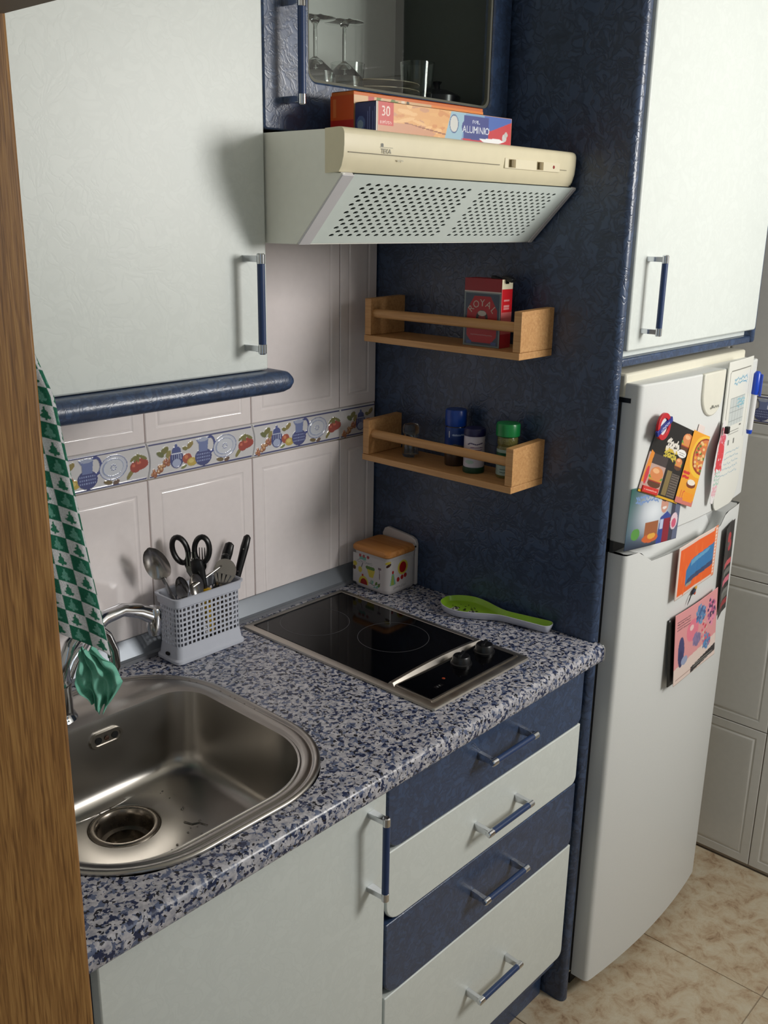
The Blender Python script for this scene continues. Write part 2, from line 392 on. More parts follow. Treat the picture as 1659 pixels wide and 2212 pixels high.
# printed border tiles
def border_art(w):
    a = Art(.2505, .07, 250, (226, 224, 226))
    nb = (44, 56, 124)
    a.rect(.004, .0035, .2465, .0065, nb); a.rect(.004, .0635, .2465, .0665, nb)
    # leaves
    for x, y, rx, ry_, an, c in ((.040, .050, .010, .006, 30, (120, 118, 50)), (.030, .044, .009, .005, -30, (104, 112, 54)), (.048, .042, .008, .005, 60, (150, 140, 70)),
                            (.098, .052, .009, .005, 40, (150, 132, 60)), (.086, .047, .006, .004, -20, (130, 124, 56)), (.214, .018, .011, .004, 50, (140, 130, 60)),
                            (.168, .012, .009, .004, -10, (120, 100, 50)), (.185, .010, .007, .004, 20, (110, 84, 70)), (.082, .012, .007, .003, 20, (130, 140, 70))):
        a.ell(x, y, rx, ry_, c, an)
    # grapes
    rnd = random.Random(3)
    for k in range(26):
        t = k/25; x = .012+t*.044+rnd.uniform(-.004, .004); y = .008+t*.026+rnd.uniform(-.005, .006)
        a.ell(x, y, .0042, .0042, (150, 84, 50)); a.ell(x-.0008, y+.001, .003, .003, random.Random(k).choice([(196, 120, 70), (206, 150, 90), (176, 90, 60)])); a.ell(x-.001, y+.0018, .001, .001, (240, 220, 200))
    # sugar pot
    a.ell(.066, .030, .0155, .018, (40, 58, 132)); a.ell(.066, .046, .010, .008, (58, 78, 150)); a.ell(.066, .055, .003, .004, (70, 90, 160))
    a.rect(.054, .040, .078, .0415, (200, 208, 230)); a.ell(.066, .022, .010, .008, (176, 188, 222))
    for k in range(5): a.line([(.056+k*.005, .030), (.056+k*.005, .038)], .0012, (190, 200, 228))
    # apple, lemon
    a.ell(.090, .027, .011, .010, (176, 70, 44)); a.ell(.088, .030, .004, .004, (220, 130, 80)); a.ell(.101, .019, .012, .0085, (206, 176, 66)); a.ell(.099, .021, .006, .004, (232, 208, 120))
    # jug
    a.ell(.128, .024, .020, .017, (38, 56, 130)); a.poly([(.118, .034), (.138, .034), (.142, .062), (.112, .060), (.118, .050)], (110, 128, 184)); a.ell(.128, .058, .013, .004, (176, 186, 214))
    for r in range(3):
        for k in range(8): a.rect(.112+k*.0042, .016+r*.006, .1142+k*.0042, .019+r*.006, (150, 166, 214))
    th = np.linspace(-.3, PI+.2, 12)
    a.line([(.146+.010*math.sin(t), .046+.015*math.cos(t)) for t in th], .005, (48, 66, 144))
    # plate
    a.ell(.181, .037, .029, .0225, (118, 134, 186), 8); a.ell(.181, .037, .0275, .021, (214, 218, 232), 8); a.ell(.180, .037, .022, .016, (160, 174, 212), 8); a.ell(.181, .037, .020, .0145, (222, 226, 236), 8)
    for k in range(8): a.ell(.181+.005*math.cos(k*PI/4), .037+.0045*math.sin(k*PI/4), .0012, .0012, (90, 108, 170))
    # tomatoes
    for x, y in ((.226, .030), (.236, .034)):
        a.ell(x, y, .0115, .0105, (170, 50, 34)); a.ell(x-.003, y+.003, .004, .003, (220, 110, 80))
    for x, an in ((.222, 40), (.232, 90), (.240, 140), (.228, 60)): a.ell(x, .046, .008, .0028, (124, 122, 52), an)
    return a
ba = border_art(0); ba.C = ba.C*.84+np.array(lin((200, 196, 192)))*.16
def border_fn(sgn, y0, z0):
    def fn(X, Y):
        edge = .0035*np.sin((Y/.07)*2*PI*.9+.6)*np.clip((X-.20)/.05, 0, 1)-.0035*0
        relief = np.where(ba.C.mean(-1) < .55, .0009, 0)
        e = np.minimum(np.minimum(X, .2505-X), np.minimum(Y, .07-Y)); dip = np.clip((.0022-e)/.0022, 0, 1)**2*.0045
        XX = X+.008*np.sin(Y/.07*PI)*np.clip((X-.235)/.0155, 0, 1)-.0+.008*np.sin(Y/.07*PI)*np.clip((.0155-X)/.0155, 0, 1)
        if sgn == 0: return XX, dip-relief, Y
        return .770+dip-relief, -XX, Y
    return fn
for wall, right in ((WB, 0), (WR, 1)):
    base = ba.build('border_tile', wall, border_fn(right, 0, 0), mt=GLAZEP)
    spots = [JX-TS*k for k in range(1, 5)] if not right else [-.71+TS*2, -.71+TS, -.71, -.71-TS, -.71-2*TS, -.71-3*TS]
    for k, x in enumerate(spots):
        o = base if k == 0 else copy_part(base, wall, (0, 0, 0))
        o.location = (0, x, 1.2257) if right else (x, 0, 1.2257)
    if not right:   # the cut piece in the corner
        cut = ba.build('border_tile', wall, lambda X, Y: (np.minimum(X*1.0, .1111), border_fn(0, 0, 0)(X, Y)[1], Y), mt=GLAZEP, mask=(ba.X < .1125))
        cut.location = (JX, 0, 1.2257)
# door frame (oak) at the opening we look through, and its head
S('trim_1', MB().box(-1.335, -1.198, -.727, -.685, 0, 2.14), OAK, .004)
S('trim_2', MB().box(-1.335, -1.198, -1.63, -1.59, 0, 2.14), OAK, .004)
S('trim_3', MB().box(-1.30, -1.2, -1.59, -.727, 1.835, 1.92), mat('lintel_grey', (150, 140, 128), .8), .002)

# ---------------------------------------------------------------- tall blue panel (fridge housing side)
t = thing('tall_panel', 'tall dark blue side panel with rounded front edge between cooktop and fridge', 'panel', (PX, -.3, 0))
def panel_poly():
    x0, x1, y0, y1 = PX, PX+.026, -.5985, .004
    return [(x0, y1), (x1, y1)]+[(x1-.010+.010*math.cos(a), y0+.010-.010*math.sin(a)) for a in np.linspace(0, PI/2, 5)]+[(x0+.012-.012*math.sin(a), y0+.012-.012*math.cos(a)) for a in np.linspace(0, PI/2, 5)]
MB().prism(panel_poly(), 2, 0.0, 2.46).build('board', BLUEP, t)

# ---------------------------------------------------------------- handle maker (bow handle: two chrome posts, blue rod)
def handle(parent, c, vertical, pitch=.125, d=(0, -1, 0), out=.033):
    """c = centre between the posts on the door face"""
    c = Vector(c); ax = Vector((0, 0, 1)) if vertical else Vector((1, 0, 0)); o = Vector(d)
    side = ax.cross(o)
    h = MB(); off = out*.0
    for sg in (-1, 1):
        p = c+ax*(pitch/2*sg)
        R = []
        for t_, wa, ws in ((0, .0045, .0075), (.5, .0045, .0062), (1, .0045, .0052)):
            q = p+o*(out-.002)*t_
            R.append([tuple(q+ax*wa*a+side*ws*b) for a, b in ((-1, -1), (1, -1), (1, 1), (-1, 1))])
        h.rings(R)
        e = p+o*out
        h.tube([e-ax*.008, e-ax*.0065, e+ax*.0065, e+ax*.008], [.0045, .0062, .0062, .0045], 14, tuple(o))
    e0 = c+o*out
    h.tube([e0-ax*(pitch/2-.006), e0, e0+ax*(pitch/2-.006)], .0058, 14, tuple(o), 1)
    h.build('handle', [CHROME, BLUER], parent, .0006, label='bow handle with chrome posts and a blue grip')
def rdoor(name, x0, x1, z0, z1, y, thick, m, parent, rs, n=6):
    """door / drawer front in the XZ plane with rounded corners rs=(+x+z,-x+z,-x-z,+x-z)"""
    P = rrect((x0+x1)/2, (z0+z1)/2, (x1-x0)/2, (z1-z0)/2, .01, n, list(rs))
    return MB().prism(P, 1, y, y+thick).build(name, m, parent, .003, 40)

# ---------------------------------------------------------------- base cabinets
YF = -.599
c1 = thing('drawer_cabinet', 'base cabinet with four drawers in alternating blue and white under the cooktop', 'cabinet', (-.31, -.3, 0))
MB().box(-.604, -.006, -.575, -.04, .10, .735).box(-.604, -.588, -.575, -.04, .735, .84).box(-.02, -.006, -.575, -.04, .735, .84).build('carcass', BLUE, c1)
MB().box(-.604, -.004, -.545, -.53, 0, .10).build('plinth', BLUE, c1, .001)
for k, (z1, z0, m, hz) in enumerate(((.842, .7213, BLUE, .7965), (.7193, .5827, WHITE, .653), (.5807, .434, BLUE, .5105), (.432, .148, WHITE, .287))):
    dr = rdoor('drawer', -.6035, -.0185, z0, z1, YF, .02, m, c1, (.002, .002, .034, .016))
    dr['label'] = ['blue top drawer front', 'white second drawer front', 'blue third drawer front', 'deep white bottom drawer front'][k]
    rdoor('edge_strip', -.6035, -.0185, z0-.0016, z0+.034, YF+.006, .012, mat('navy_edge', (24, 34, 62), .4), dr, (.002, .002, .034, .016))
    handle(dr, (-.303, YF, hz), False)
c2 = thing('sink_cabinet', 'white-fronted base cabinet with one tall door under the sink', 'cabinet', (-.86, -.3, 0))
MB().box(-1.124, -.608, -.575, -.04, .10, .66).box(-1.124, -1.110, -.575, -.04, .66, .85).box(-.622, -.608, -.575, -.04, .66, .85).build('carcass', BLUE, c2)
MB().box(-1.124, -.606, -.545, -.53, 0, .10).build('plinth', BLUE, c2, .001)
dd = rdoor('door', -1.1205, -.6085, .148, .846, YF, .02, WHITE, c2, (.002, .002, .030, .030))
handle(dd, (-.6445, YF, .748), True, .135)
S('trim_4', MB().box(-1.204, -1.126, -.575, -.04, 0, .849), BLUE, .001)

# ---------------------------------------------------------------- countertop
SINKC, SHX, SHY = (-.868, -.325), .232, .27
hole = [(x, y) for x, y in rrect(-.868, -.325, .214, .245, .12, 8)][::-1]
CL, CR, CB, CFY = -1.203, .0045, .003, -.600
top = [(CL, CFY), (CR, CFY), (CR, CB), (CL, CB)]
ct = MB()
def plate_with_hole(z, up_):
    a = [Vector((x, y, z)) for x, y in top]; b = [Vector((x, y, z)) for x, y in hole]
    tr = tessellate_polygon([a, b]); al = a+b
    fs = []
    for q in tr:
        A, B, C_ = [al[i] for i in q]; nz = (B-A).cross(C_-A).z
        fs.append(tuple(q) if (nz > 0) == up_ else tuple(q)[::-1])
    ct.add([tuple(q) for q in al], fs)
plate_with_hole(CT, True); plate_with_hole(CT-.038, False)
n = len(hole)
ct.add([(x, y, CT) for x, y in hole]+[(x, y, CT-.038) for x, y in hole], [(i, (i+1) % n, (i+1) % n+n, i+n) for i in range(n)])
ct.add([(CL, CFY, CT), (CL, CB, CT), (CL, CB, CT-.038), (CL, CFY, CT-.038), (CR, CFY, CT), (CR, CB, CT), (CR, CB, CT-.038), (CR, CFY, CT-.038)], [(0, 1, 2, 3), (4, 7, 6, 5), (1, 5, 6, 2)])
nose = [(CFY, CT)]+[(CFY-.008-.013*math.sin(a), CT-.013+.013*math.cos(a)) for a in np.linspace(0, PI/2, 6)]+[(CFY-.021, CT-.026)]+[(CFY-.011-.010*math.cos(a), CT-.028-.010*math.sin(a)) for a in np.linspace(.2, PI/2, 5)]+[(CFY, CT-.038)]
ct.prism(nose, 0, CL, CR+.006)
CTO = thing('countertop', 'speckled blue and grey worktop running from the doorway to the tall blue panel', 'countertop', (-.6, -.3, CT-.038))
ct.build('top_board', GRAN, CTO, 0, 40)
MB().prism([(y-.0015 if y < CFY-.005 else y, z+(.0012 if z > CT-.01 else -.001)) for y, z in nose], 0, CR+.0062, CR+.0105).build('end_cap', CHROME, CTO, .0004, label='chrome end cap')
US = thing('upstand', 'grey metal upstand strip along the foot of the tiled wall', 'trim', (-.6, -.02, CT))
up_p = [(.0, CT+.0005), (-.026, CT+.0005), (-.027, CT+.006), (-.020, CT+.010), (-.008, CT+.034), (-.0035, CT+.041), (-.0006, CT+.041)]
MB().prism(up_p, 0, -1.203, PX-.001).build('profile', ALU, US, .0006, 30)
MB().box(-1.203, PX-.001, -.0275, -.0255, CT+.0005, CT+.0075).build('seal', mat('seal_grey', (120, 122, 128), .4), US)

# ---------------------------------------------------------------- sink
def ring(cx, cy, hx, hy, r, z, N=112, rs=None):
    P = rrect(cx, cy, hx, hy, r, 24, rs); out = []
    A = [(math.atan2(y-cy, x-cx) % (2*PI), (x, y)) for x, y in P]; A.sort(key=lambda t: t[0])
    for i in range(N):
        a = 2*PI*i/N
        k = next((j for j in range(len(A)) if A[j][0] >= a), 0); a1, p1 = A[k]; a0, p0 = A[k-1]
        if a1 < a0: a0 -= 2*PI
        if a > a1: a -= 2*PI
        t_ = 0 if a1 == a0 else (a-a0)/(a1-a0); out.append((p0[0]+(p1[0]-p0[0])*t_, p0[1]+(p1[1]-p0[1])*t_, z))
    return out
SK = thing('sink', 'stainless steel sink bowl with rounded rim let into the worktop', 'sink', (-.868, -.33, CT))
ox, oy = -.868, -.3125
ORS = [.18, .18, .17, .17]; IRS = [.06, .06, .12, .13]
ICX, ICY, IHX, IHY = -.873, -.355, .203, .186
Z = CT
BZ = CT-.141; DC = (-.871, -.267)
def orr(d, z): return ring(ox, oy, .237-d, .2625-d, 0, Z+z, rs=[r_-d for r_ in ORS])
def irr(d, z): return ring(ICX, ICY, IHX+d, IHY+d, 0, Z+z, rs=[r_+d for r_ in IRS])
sr = [orr(0, .0008), orr(.001, .0040), orr(.0045, .0054), orr(.0085, .0050), orr(.0105, .0026), orr(.0135, .0022), orr(.0160, .0036), orr(.020, .0038), irr(.010, .0034), irr(.0072, .0012), irr(.0052, .0012), irr(.0036, .0028), irr(.0012, .0020), irr(0, -.004),
      ring(ICX, ICY, IHX-.007, IHY-.007, 0, Z-.06, rs=IRS), ring(ICX, ICY, IHX-.012, IHY-.012, 0, BZ+.040, rs=IRS)]
for a in np.linspace(.25, 1, 5)*PI/2:
    d = .012+.029*(1-math.cos(a)); sr.append(ring(ICX, ICY, IHX-d, IHY-d, 0, BZ+.040-.037*math.sin(a), rs=[.06, .06, .09, .09]))
last = sr[-1]
dr_ = ring(DC[0], DC[1], .0595, .0595, .05949, BZ)
sr.append([tuple(Vector(a)*.45+Vector(b)*.55) for a, b in zip(last, dr_)]); sr[-1] = [(x, y, BZ+.0012) for x, y, z in sr[-1]]
sr += [dr_, ring(DC[0], DC[1], .0575, .0575, .05749, BZ-.0016)]
skb = MB().rings(sr[::-1], True, False, False).build('basin', STEEL, SK, 0, 60)
so = skb.modifiers.new('solid', 'SOLIDIFY'); so.thickness = .0008; so.offset = -1
MB().lathe([(.0001, -.045), (.019, -.052), (.020, -.046), (.032, -.046), (.033, -.030), (.0405, -.028), (.0440, -.010), (.0460, 0), (.0485, .0018), (.053, .0016), (.0565, -.0004), (.0573, -.0026)], (DC[0], DC[1], BZ), 48).build('drain', steelm('drain_steel', (150, 142, 132), .28), SK, 0, 50)
MB().lathe([(.0001, -.001), (.010, -.001), (.0105, -.006), (.0001, -.007)], (DC[0], DC[1], BZ-.038), 20).build('strainer_hub', DARK, SK)
# overflow on the back bowl wall
OY = ICY+IHY-.0075
ov = MB(); OX, OZ = -.838, Z-.031
rr = rrect(OX, OZ, .0300, .0130, .0129, 6); ri = rrect(OX, OZ, .0258, .0090, .0089, 6)
ov.rings([[(x, OY+.006, z) for x, z in rr], [(x, OY-.0012, z) for x, z in rr], [(x, OY-.0012, z) for x, z in ri], [(x, OY+.0005, z) for x, z in ri]], True, False, True)
of = ov.build('overflow', STEEL, SK, 0, 30)
for dx in (-.0155, .0155):
    MB().prism([(OX+dx+.0062*math.cos(a), OZ+.0062*math.sin(a)) for a in np.linspace(0, 2*PI, 17)[:-1]], 1, OY-.0007, OY+.002).build('overflow_hole', DARK, of)
m_ = MB(); m_.M = frame((OX, OY-.001, OZ), (1, 0, 0), (0, 0, 1)); m_.lathe([(.0001, .0022), (.003, .0015), (.0042, 0)], n=14).build('screw', mat('rusty_screw', (120, 96, 84), .3, .9), of)
# crumb + drops of water
tag(MB().lathe([(.0001, 0), (.0045, .0006), (.003, .0028), (.0001, .0034)], (-.795, -.45, BZ+.0034), 7).build('food_crumb', mat('crumb', (196, 180, 120), .7), None, origin=(-.795, -.45, BZ+.003)), 'tiny yellow food crumb lying on the sink bottom', 'crumb')
wd = MB(); rnd = random.Random(8)
WAT = mat('water_film', (150, 146, 140), .04, .8)
for k in range(46):
    a = rnd.uniform(-.2, 1.9); 
    if k < 14:
        q = [p for p in orr(.013, 0)][int(a/(2*PI)*112) % 112]; x, y, z = q[0], q[1], Z+.0022; r = rnd.uniform(.0015, .0036)
    else: x, y, z = rnd.uniform(-.86, -.745), rnd.uniform(-.46, -.23), BZ+.0022; r = rnd.uniform(.0009, .0028)
    if k >= 14 and (x-DC[0])**2+(y-DC[1])**2 < .0045: continue
    wd.lathe([(.0001, r*.45), (r*.6, r*.36), (r, 0)], (x, y, z), 9)
for P in ([(-.80, -.105), (-.785, -.10), (-.77, -.107), (-.755, -.104), (-.745, -.110)], [(-.715, -.14), (-.70, -.135), (-.70, -.150), (-.69, -.160), (-.687, -.172)], [(-.80, -.33), (-.795, -.345), (-.785, -.35), (-.78, -.365)]):
    zz = Z+.0026 if P[0][1] > -.2 else BZ+.0022
    wd.tube([(x, y, zz) for x, y in P], [(.002, .001)]*len(P), 6)
wd.build('water_drops', WAT, SK, kind='stuff')

# ---------------------------------------------------------------- cooktop
H0x, H1x, H0y, H1y = -.4348, -.1454, -.0412, -.5495
HB = thing('cooktop', 'two-zone black glass cooktop with steel frame and side control strip', 'cooktop', ((H0x+H1x)/2, (H0y+H1y)/2, CT))
cx_, cy_ = (H0x+H1x)/2, (H0y+H1y)/2; hx_, hy_ = (H1x-H0x)/2, (H0y-H1y)/2
def rr3(d, z, r): return [(x, y, z) for x, y in rrect(cx_, cy_, hx_-d, hy_-d, r, 4)]
MB().rings([rr3(0, CT+.0008, .006), rr3(.001, CT+.0042, .006), rr3(.004, CT+.0058, .005), rr3(.015, CT+.0062, .004), rr3(.0165, CT+.0048, .003), rr3(.018, CT+.0040, .003)], True, True, False).build('steel_frame', STEEL2, HB, 0, 25)
YC = -.435                     # control strip starts here
MB().prism(rrect(cx_, (H0y-.0165+YC)/2, hx_-.0167, (H0y-.0165-YC)/2, .003, 3), 2, CT+.0035, CT+.0062).build('glass_plate', BLACKG, HB, .0004)
for (zx, zy, zr) in ((-.318, -.135, .072), (-.262, -.302, .072)):
    R = [[(zx+r*math.cos(a), zy+r*math.sin(a), CT+z) for a in np.linspace(0, 2*PI, 65)[:-1]] for r, z in ((zr, .0063), (zr, .00640), (zr-.0012, .00640), (zr-.0012, .0063))]
    MB().rings(R, True, False, False).build('cooking_zone', mat('zone_ring', (74, 74, 78), .4), HB)
# raised divider bar and control strip
dv = MB(); xs = np.linspace(H0x+.013, H1x-.015, 13)
R = []
for x in xs:
    u_ = (x-cx_)/hx_; yy = YC-.004+.010*u_*u_*0-.0; hh = .006+.006*(1-u_*u_)
    R.append([(x, yy+.010, CT+.005), (x, yy+.003, CT+.0055+hh), (x, yy-.003, CT+.0055+hh), (x, yy-.008, CT+.005)])
dv.rings(R).build('divider_bar', STEEL2, HB, .0008, 30)
cs = MB().prism(rrect(cx_, (YC-.012+H1y+.022)/2, hx_-.021, (YC-.012-H1y-.022)/2, .003, 3), 2, CT+.0035, CT+.0085).build('control_strip', BLACKG, HB, .0008)
MB().rings([[(x, y, CT+z) for x, y in rrect(cx_, (YC-.008+H1y+.018)/2, hx_-.016+d, (YC-.008-H1y-.018)/2+d, .004, 3)] for d, z in ((0, .004), (0, .0078), (-.0016, .0084), (-.004, .0078), (-.004, .004))], True, False, False).build('strip_rim', STEEL2, HB, 0, 30)
for kx, ky in ((-.268, -.478), (-.196, -.478)):
    kb = MB().lathe([(.0001, .0085), (.0205, .0085), (.0205, .012), (.018, .0135), (.0165, .024), (.015, .026), (.0001, .026)], (kx, ky, CT), 28).build('knob', BLACKP, HB, 0, 40)
    m_ = MB(); m_.M = Matrix.Translation((kx, ky, CT+.026)) @ Matrix.Rotation(.35, 4, 'Z'); m_.prism([(-.014, -.0005), (.014, -.0005), (.012, .005), (-.012, .005)], 1, -.003, .003).build('knob_grip', BLACKP, kb, .001)
MB().lathe([(.0001, .0092), (.003, .0091), (.0032, .0086)], (-.338, -.492, CT), 14).build('indicator_lamp', mat('amber_lens', (150, 62, 30), .3), cs)
ga = Art(.02, .008, 24, (12, 12, 14)); ga.text('o', .006, .004, .007, (170, 170, 170)); ga.text('1', .013, .004, .006, (170, 170, 170)); ga.build('scale_print', cs, M=frame((-.368, -.505, CT+.0088), (1, 0, 0), (0, 1, 0)))

# ---------------------------------------------------------------- wall cabinets, left
YW = -.333
w1 = thing('wall_cabinet', 'white wall cabinet with one large plain door over the sink', 'cabinet', (-.9, -.16, 1.4665))
MB().box(-1.203, -.6055, -.312, .0, 1.467, 2.20).build('carcass', WHITE, w1)
d1 = rdoor('door', -1.20, -.6045, 1.4667, 2.18, YW, .02, WHITE, w1, (.004, .004, .004, .004))
handle(d1, (-.6440, YW, 1.5700), True, .130)
# rounded cornice board below it
P = [(0, 1.4312), (0, 1.4655)]+[(YW-.012-.0172*math.sin(a), 1.44835+.0172*math.cos(a)) for a in np.linspace(0, PI, 11)]
pl = thing('light_pelmet', 'blue board with half-round front edge under the white wall cabinet', 'shelf board', (-.9, -.17, 1.431))
b_ = MB()
R = []
for x, sc in ((-1.203, 1), (-.600, 1), (-.588, .97), (-.578, .86), (-.572, .62), (-.5705, .3)):
    R.append([(x, y if i < 2 else y+(1-sc)*.017, 1.44835+(z-1.44835)*sc) for i, (y, z) in enumerate(P)])
b_.rings(R).build('board', BLUE, pl, 0, 50)

# ---------------------------------------------------------------- glass-fronted cabinet over the hood
w2 = thing('glass_cabinet', 'blue wall cabinet with a glazed door above the extractor hood', 'cabinet', (-.3, -.16, 1.815))
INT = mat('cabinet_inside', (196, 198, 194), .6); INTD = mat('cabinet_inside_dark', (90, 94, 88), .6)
MB().box(-.6035, PX-.001, -.06, 0, 1.86, 2.40).build('back_panel', INT, w2)
MB().box(-.6035, PX-.001, -.312, 0, 1.862, 1.884).build('bottom_board', mat('shelf_inside', (150, 146, 136), .6), w2)
MB().box(-.6035, -.588, -.312, -.06, 1.86, 2.40).build('side_panel', INT, w2)
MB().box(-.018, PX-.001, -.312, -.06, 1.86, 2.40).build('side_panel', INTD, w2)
MB().box(-.6035, PX-.001, -.312, 0, 2.40, 2.418).build('top_board', INT, w2)
MB().box(-.588, -.018, -.31, -.30, 1.884, 1.888).build('front_rail', BLUE, w2)
# door frame with rounded opening
df = MB(); X0, X1, Z0, Z1 = -.6030, -.0058, 1.8165, 2.42
O = rrect((X0+X1)/2, (Z0+Z1)/2, (X1-X0)/2, (Z1-Z0)/2, .004, 6)
I0 = rrect((-.516-.0555)/2, (1.886+2.35)/2, (.516-.0555)/2, (2.35-1.886)/2, .018, 6)
df.rings([[(x, YW+.02, z) for x, z in O], [(x, YW+.002, z) for x, z in O], [(x+(.002 if x < -.3 else -.002), YW, z+(.002 if z < 2 else -.002)) for x, z in O], [(x, YW, z) for x, z in I0], [(x, YW+.003, z) for x, z in rrect((-.513-.0585)/2, (1.889+2.347)/2, (.513-.0585)/2, (2.347-1.889)/2, .016, 6)], [(x, YW+.02, z) for x, z in rrect((-.513-.0585)/2, (1.889+2.347)/2, (.513-.0585)/2, (2.347-1.889)/2, .016, 6)], [(x, YW+.02, z) for x, z in O]], True, False, False)
dg = df.build('door', BLUE, w2, 0, 30, label='blue door frame with rounded opening')
MB().rings([[(x, YW+y, z) for x, z in rrect((-.513-.0585)/2, (1.889+2.347)/2, (.513-.0585)/2-d, (2.347-1.889)/2-d, .016, 6)] for d, y in ((0, .0028), (0, .004), (.004, .005), (.004, .012))], True, False, False).build('glazing_bead', mat('bead_beige', (104, 104, 92), .5), dg)
MB().box(-.510, -.062, YW+.007, YW+.011, 1.892, 2.345).build('glass_pane', PANE, dg)
handle(dg, (-.5595, YW, 1.9220), True, .128)
# things inside
def wineglass(x, y, z, h, name='wine_glass', up=True, r=.034):
    pr = [(.0001, 0), (r, 0), (r, .0012), (.008, .004), (.0032, .012), (.0032, h*.48), (.012, h*.53), (r*.95, h*.68), (r*1.05, h*.82), (r*.85, h), (r*.85-.001, h), (r*1.05-.0014, h*.82), (r*.95-.0014, h*.68), (.010, h*.55), (.0001, h*.535)]
    if not up: pr = [(a, h-b) for a, b in pr][::-1]
    o = MB().lathe(pr, (x, y, z), 28).build(name, GLASS, None, 0, 40, origin=(x, y, z)); return o
SZ = 1.8855
tag(wineglass(-.300, -.195, SZ, .128, up=False), 'upturned stemmed glass, the clearest one behind the cabinet glass', 'wine glass')
tag(wineglass(-.388, -.215, SZ, .120, up=False), 'upturned stemmed glass behind the cabinet door, beside the blue handle', 'wine glass')
for k, (x, y, lb) in enumerate(((-.462, -.22, 'short clear tumbler in the glass cabinet nearest the door handle'), (-.235, -.14, 'short clear tumbler at the back of the glass cabinet'), (-.17, -.25, 'short clear tumbler behind the cabinet glass nearest the plates'))):
    tag(MB().lathe([(.0001, 0), (.026, 0), (.031, .075), (.0296, .075), (.0248, .004), (.0001, .004)], (x, y, SZ), 26).build('tumbler', GLASS, None, 0, 40, origin=(x, y, SZ)), lb, 'glass')
STON = mat('beige_stoneware', (176, 160, 134), .35)
for k in range(4):
    p_ = MB().lathe([(.0001, 0), (.05, 0), (.078, .009), (.085, .009), (.085, .0105), (.076, .0100), (.05, .003), (.0001, .003)], (-.262, -.190+.0, SZ-.0+.0), 36)
    p_.v = [(x*1+.085, y+.038, z+.0115*k) for x, y, z in p_.v]
    tag(p_.build('plate', STON, None, 0, 40, origin=(-.177, -.152, SZ+.0115*k)), ['lowest', 'second lowest', 'second highest', 'topmost'][k]+' beige plate of the stack in the glass cabinet', 'plate', 'stack of beige plates in the glass cabinet')
tag(MB().lathe([(.0001, 0), (.030, 0), (.045, .014), (.046, .030), (.040, .034), (.020, .042), (.006, .044), (.006, .05), (.010, .056), (.0001, .058)], (-.072, -.215, SZ), 28).build('lidded_dish', mat('dark_ceramic', (34, 32, 36), .25), None, 0, 40, origin=(-.072, -.215, SZ)), 'dark lidded dish in the right corner of the glass cabinet', 'dish')

# ---------------------------------------------------------------- extractor hood
HD = thing('range_hood', 'cream and white slanted extractor hood under the glass cabinet', 'extractor hood', (-.3, -.25, 1.656))
hx0, hx1 = -.6005, .0015
prof = [(-.002, 1.656), (-.395, 1.656), (-.399, 1.659), (-.4895, 1.753), (-.4575, 1.7556), (-.4575, 1.811), (-.002, 1.811)]
MB().prism(prof, 0, hx0, hx0+.006).build('side_panel', HOODW, HD, .001)
MB().prism(prof, 0, hx1-.006, hx1).build('side_panel', HOODW, HD, .001)
MB().box(hx0+.006, hx1-.006, -.4575, -.002, 1.805, 1.811).box(hx0+.006, hx1-.006, -.012, -.002, 1.66, 1.805).build('top_panel', HOODW, HD)
MB().box(hx0+.006, hx1-.006, -.395, -.012, 1.656, 1.660).build('bottom_panel', HOODW, HD)
# front cream fascia, bulging, rounded right end
def fas(x, k=1.0, dy=0):
    pts = [(-.4575, 1.8115), (-.484, 1.8125)]+[(-.4865-.0085*math.sin(a)*k, 1.803-.0+.0095*math.cos(a)) for a in np.linspace(.2, PI/2, 5)]+[(-.4865-.0085*k, 1.790), (-.4865-.0070*k, 1.775), (-.4865-.0030*k, 1.762), (-.484, 1.7545), (-.4575, 1.7535)]
    return [(x, y+dy, z) for y, z in pts]
fr_ = MB().rings([fas(hx0-.0025)]+[fas(hx0-.001), fas(-.03)]+[fas(hx1-.0295+.030*math.sin(a), 1, .018*(1-math.cos(a))) for a in np.linspace(.15, 1, 7)*PI/2*.98])
fa = fr_.build('fascia', CREAM, HD, 0, 40, label='rounded cream control fascia')
YFa = -.4952
def hoodY(z): return YFa+.0004+(.0015*max(0, (1.790-z)/.015))
MB().box(-.595, -.245, YFa-.0001, YFa+.002, 1.7798, 1.7808).box(-.073, -.045, YFa-.0001, YFa+.002, 1.7802, 1.7810).build('groove', mat('groove_brown', (120, 112, 92), .6), fa)
sw = MB().box(-.232, -.068, YFa-.0008, YFa+.003, 1.7760, 1.7920).build('switch_plate', mat('switch_cream', (236, 226, 196), .35), fa, .0006)
for x in (-.222, -.140):
    MB().box(x, x+.020, YFa-.0010, YFa, 1.7775, 1.7905).build('slot', mat('slot_brown', (150, 134, 96), .6), fa)
    MB().box(x+.003, x+.009, YFa-.0050, YFa-.0005, 1.7785, 1.7895).build('slider', mat('slider_brown', (128, 112, 76), .5), fa, .0006)
m_ = MB(); m_.M = frame((-.088, YFa-.001, 1.7840), (1, 0, 0), (0, 0, 1)); m_.lathe([(.0001, .001), (.0024, .0006), (.0028, 0)], n=14).build('pilot_lamp', mat('red_lens', (150, 24, 26), .3), fa)
la = Art(.034, .016, 150, (230, 220, 188)); ink = (84, 86, 78)
la.text('TEKA', .017, .0048, .0088, ink); la.rect(.004, .0098, .031, .0104, ink); la.poly([(.006, .0105), (.011, .0105), (.011, .0145), (.0085, .0155), (.006, .0145)], ink)
la.build('maker_logo', fa, **la.ink(), M=frame((-.519, YFa-.0003, 1.7880), (1, 0, 0), (0, 0, 1)))
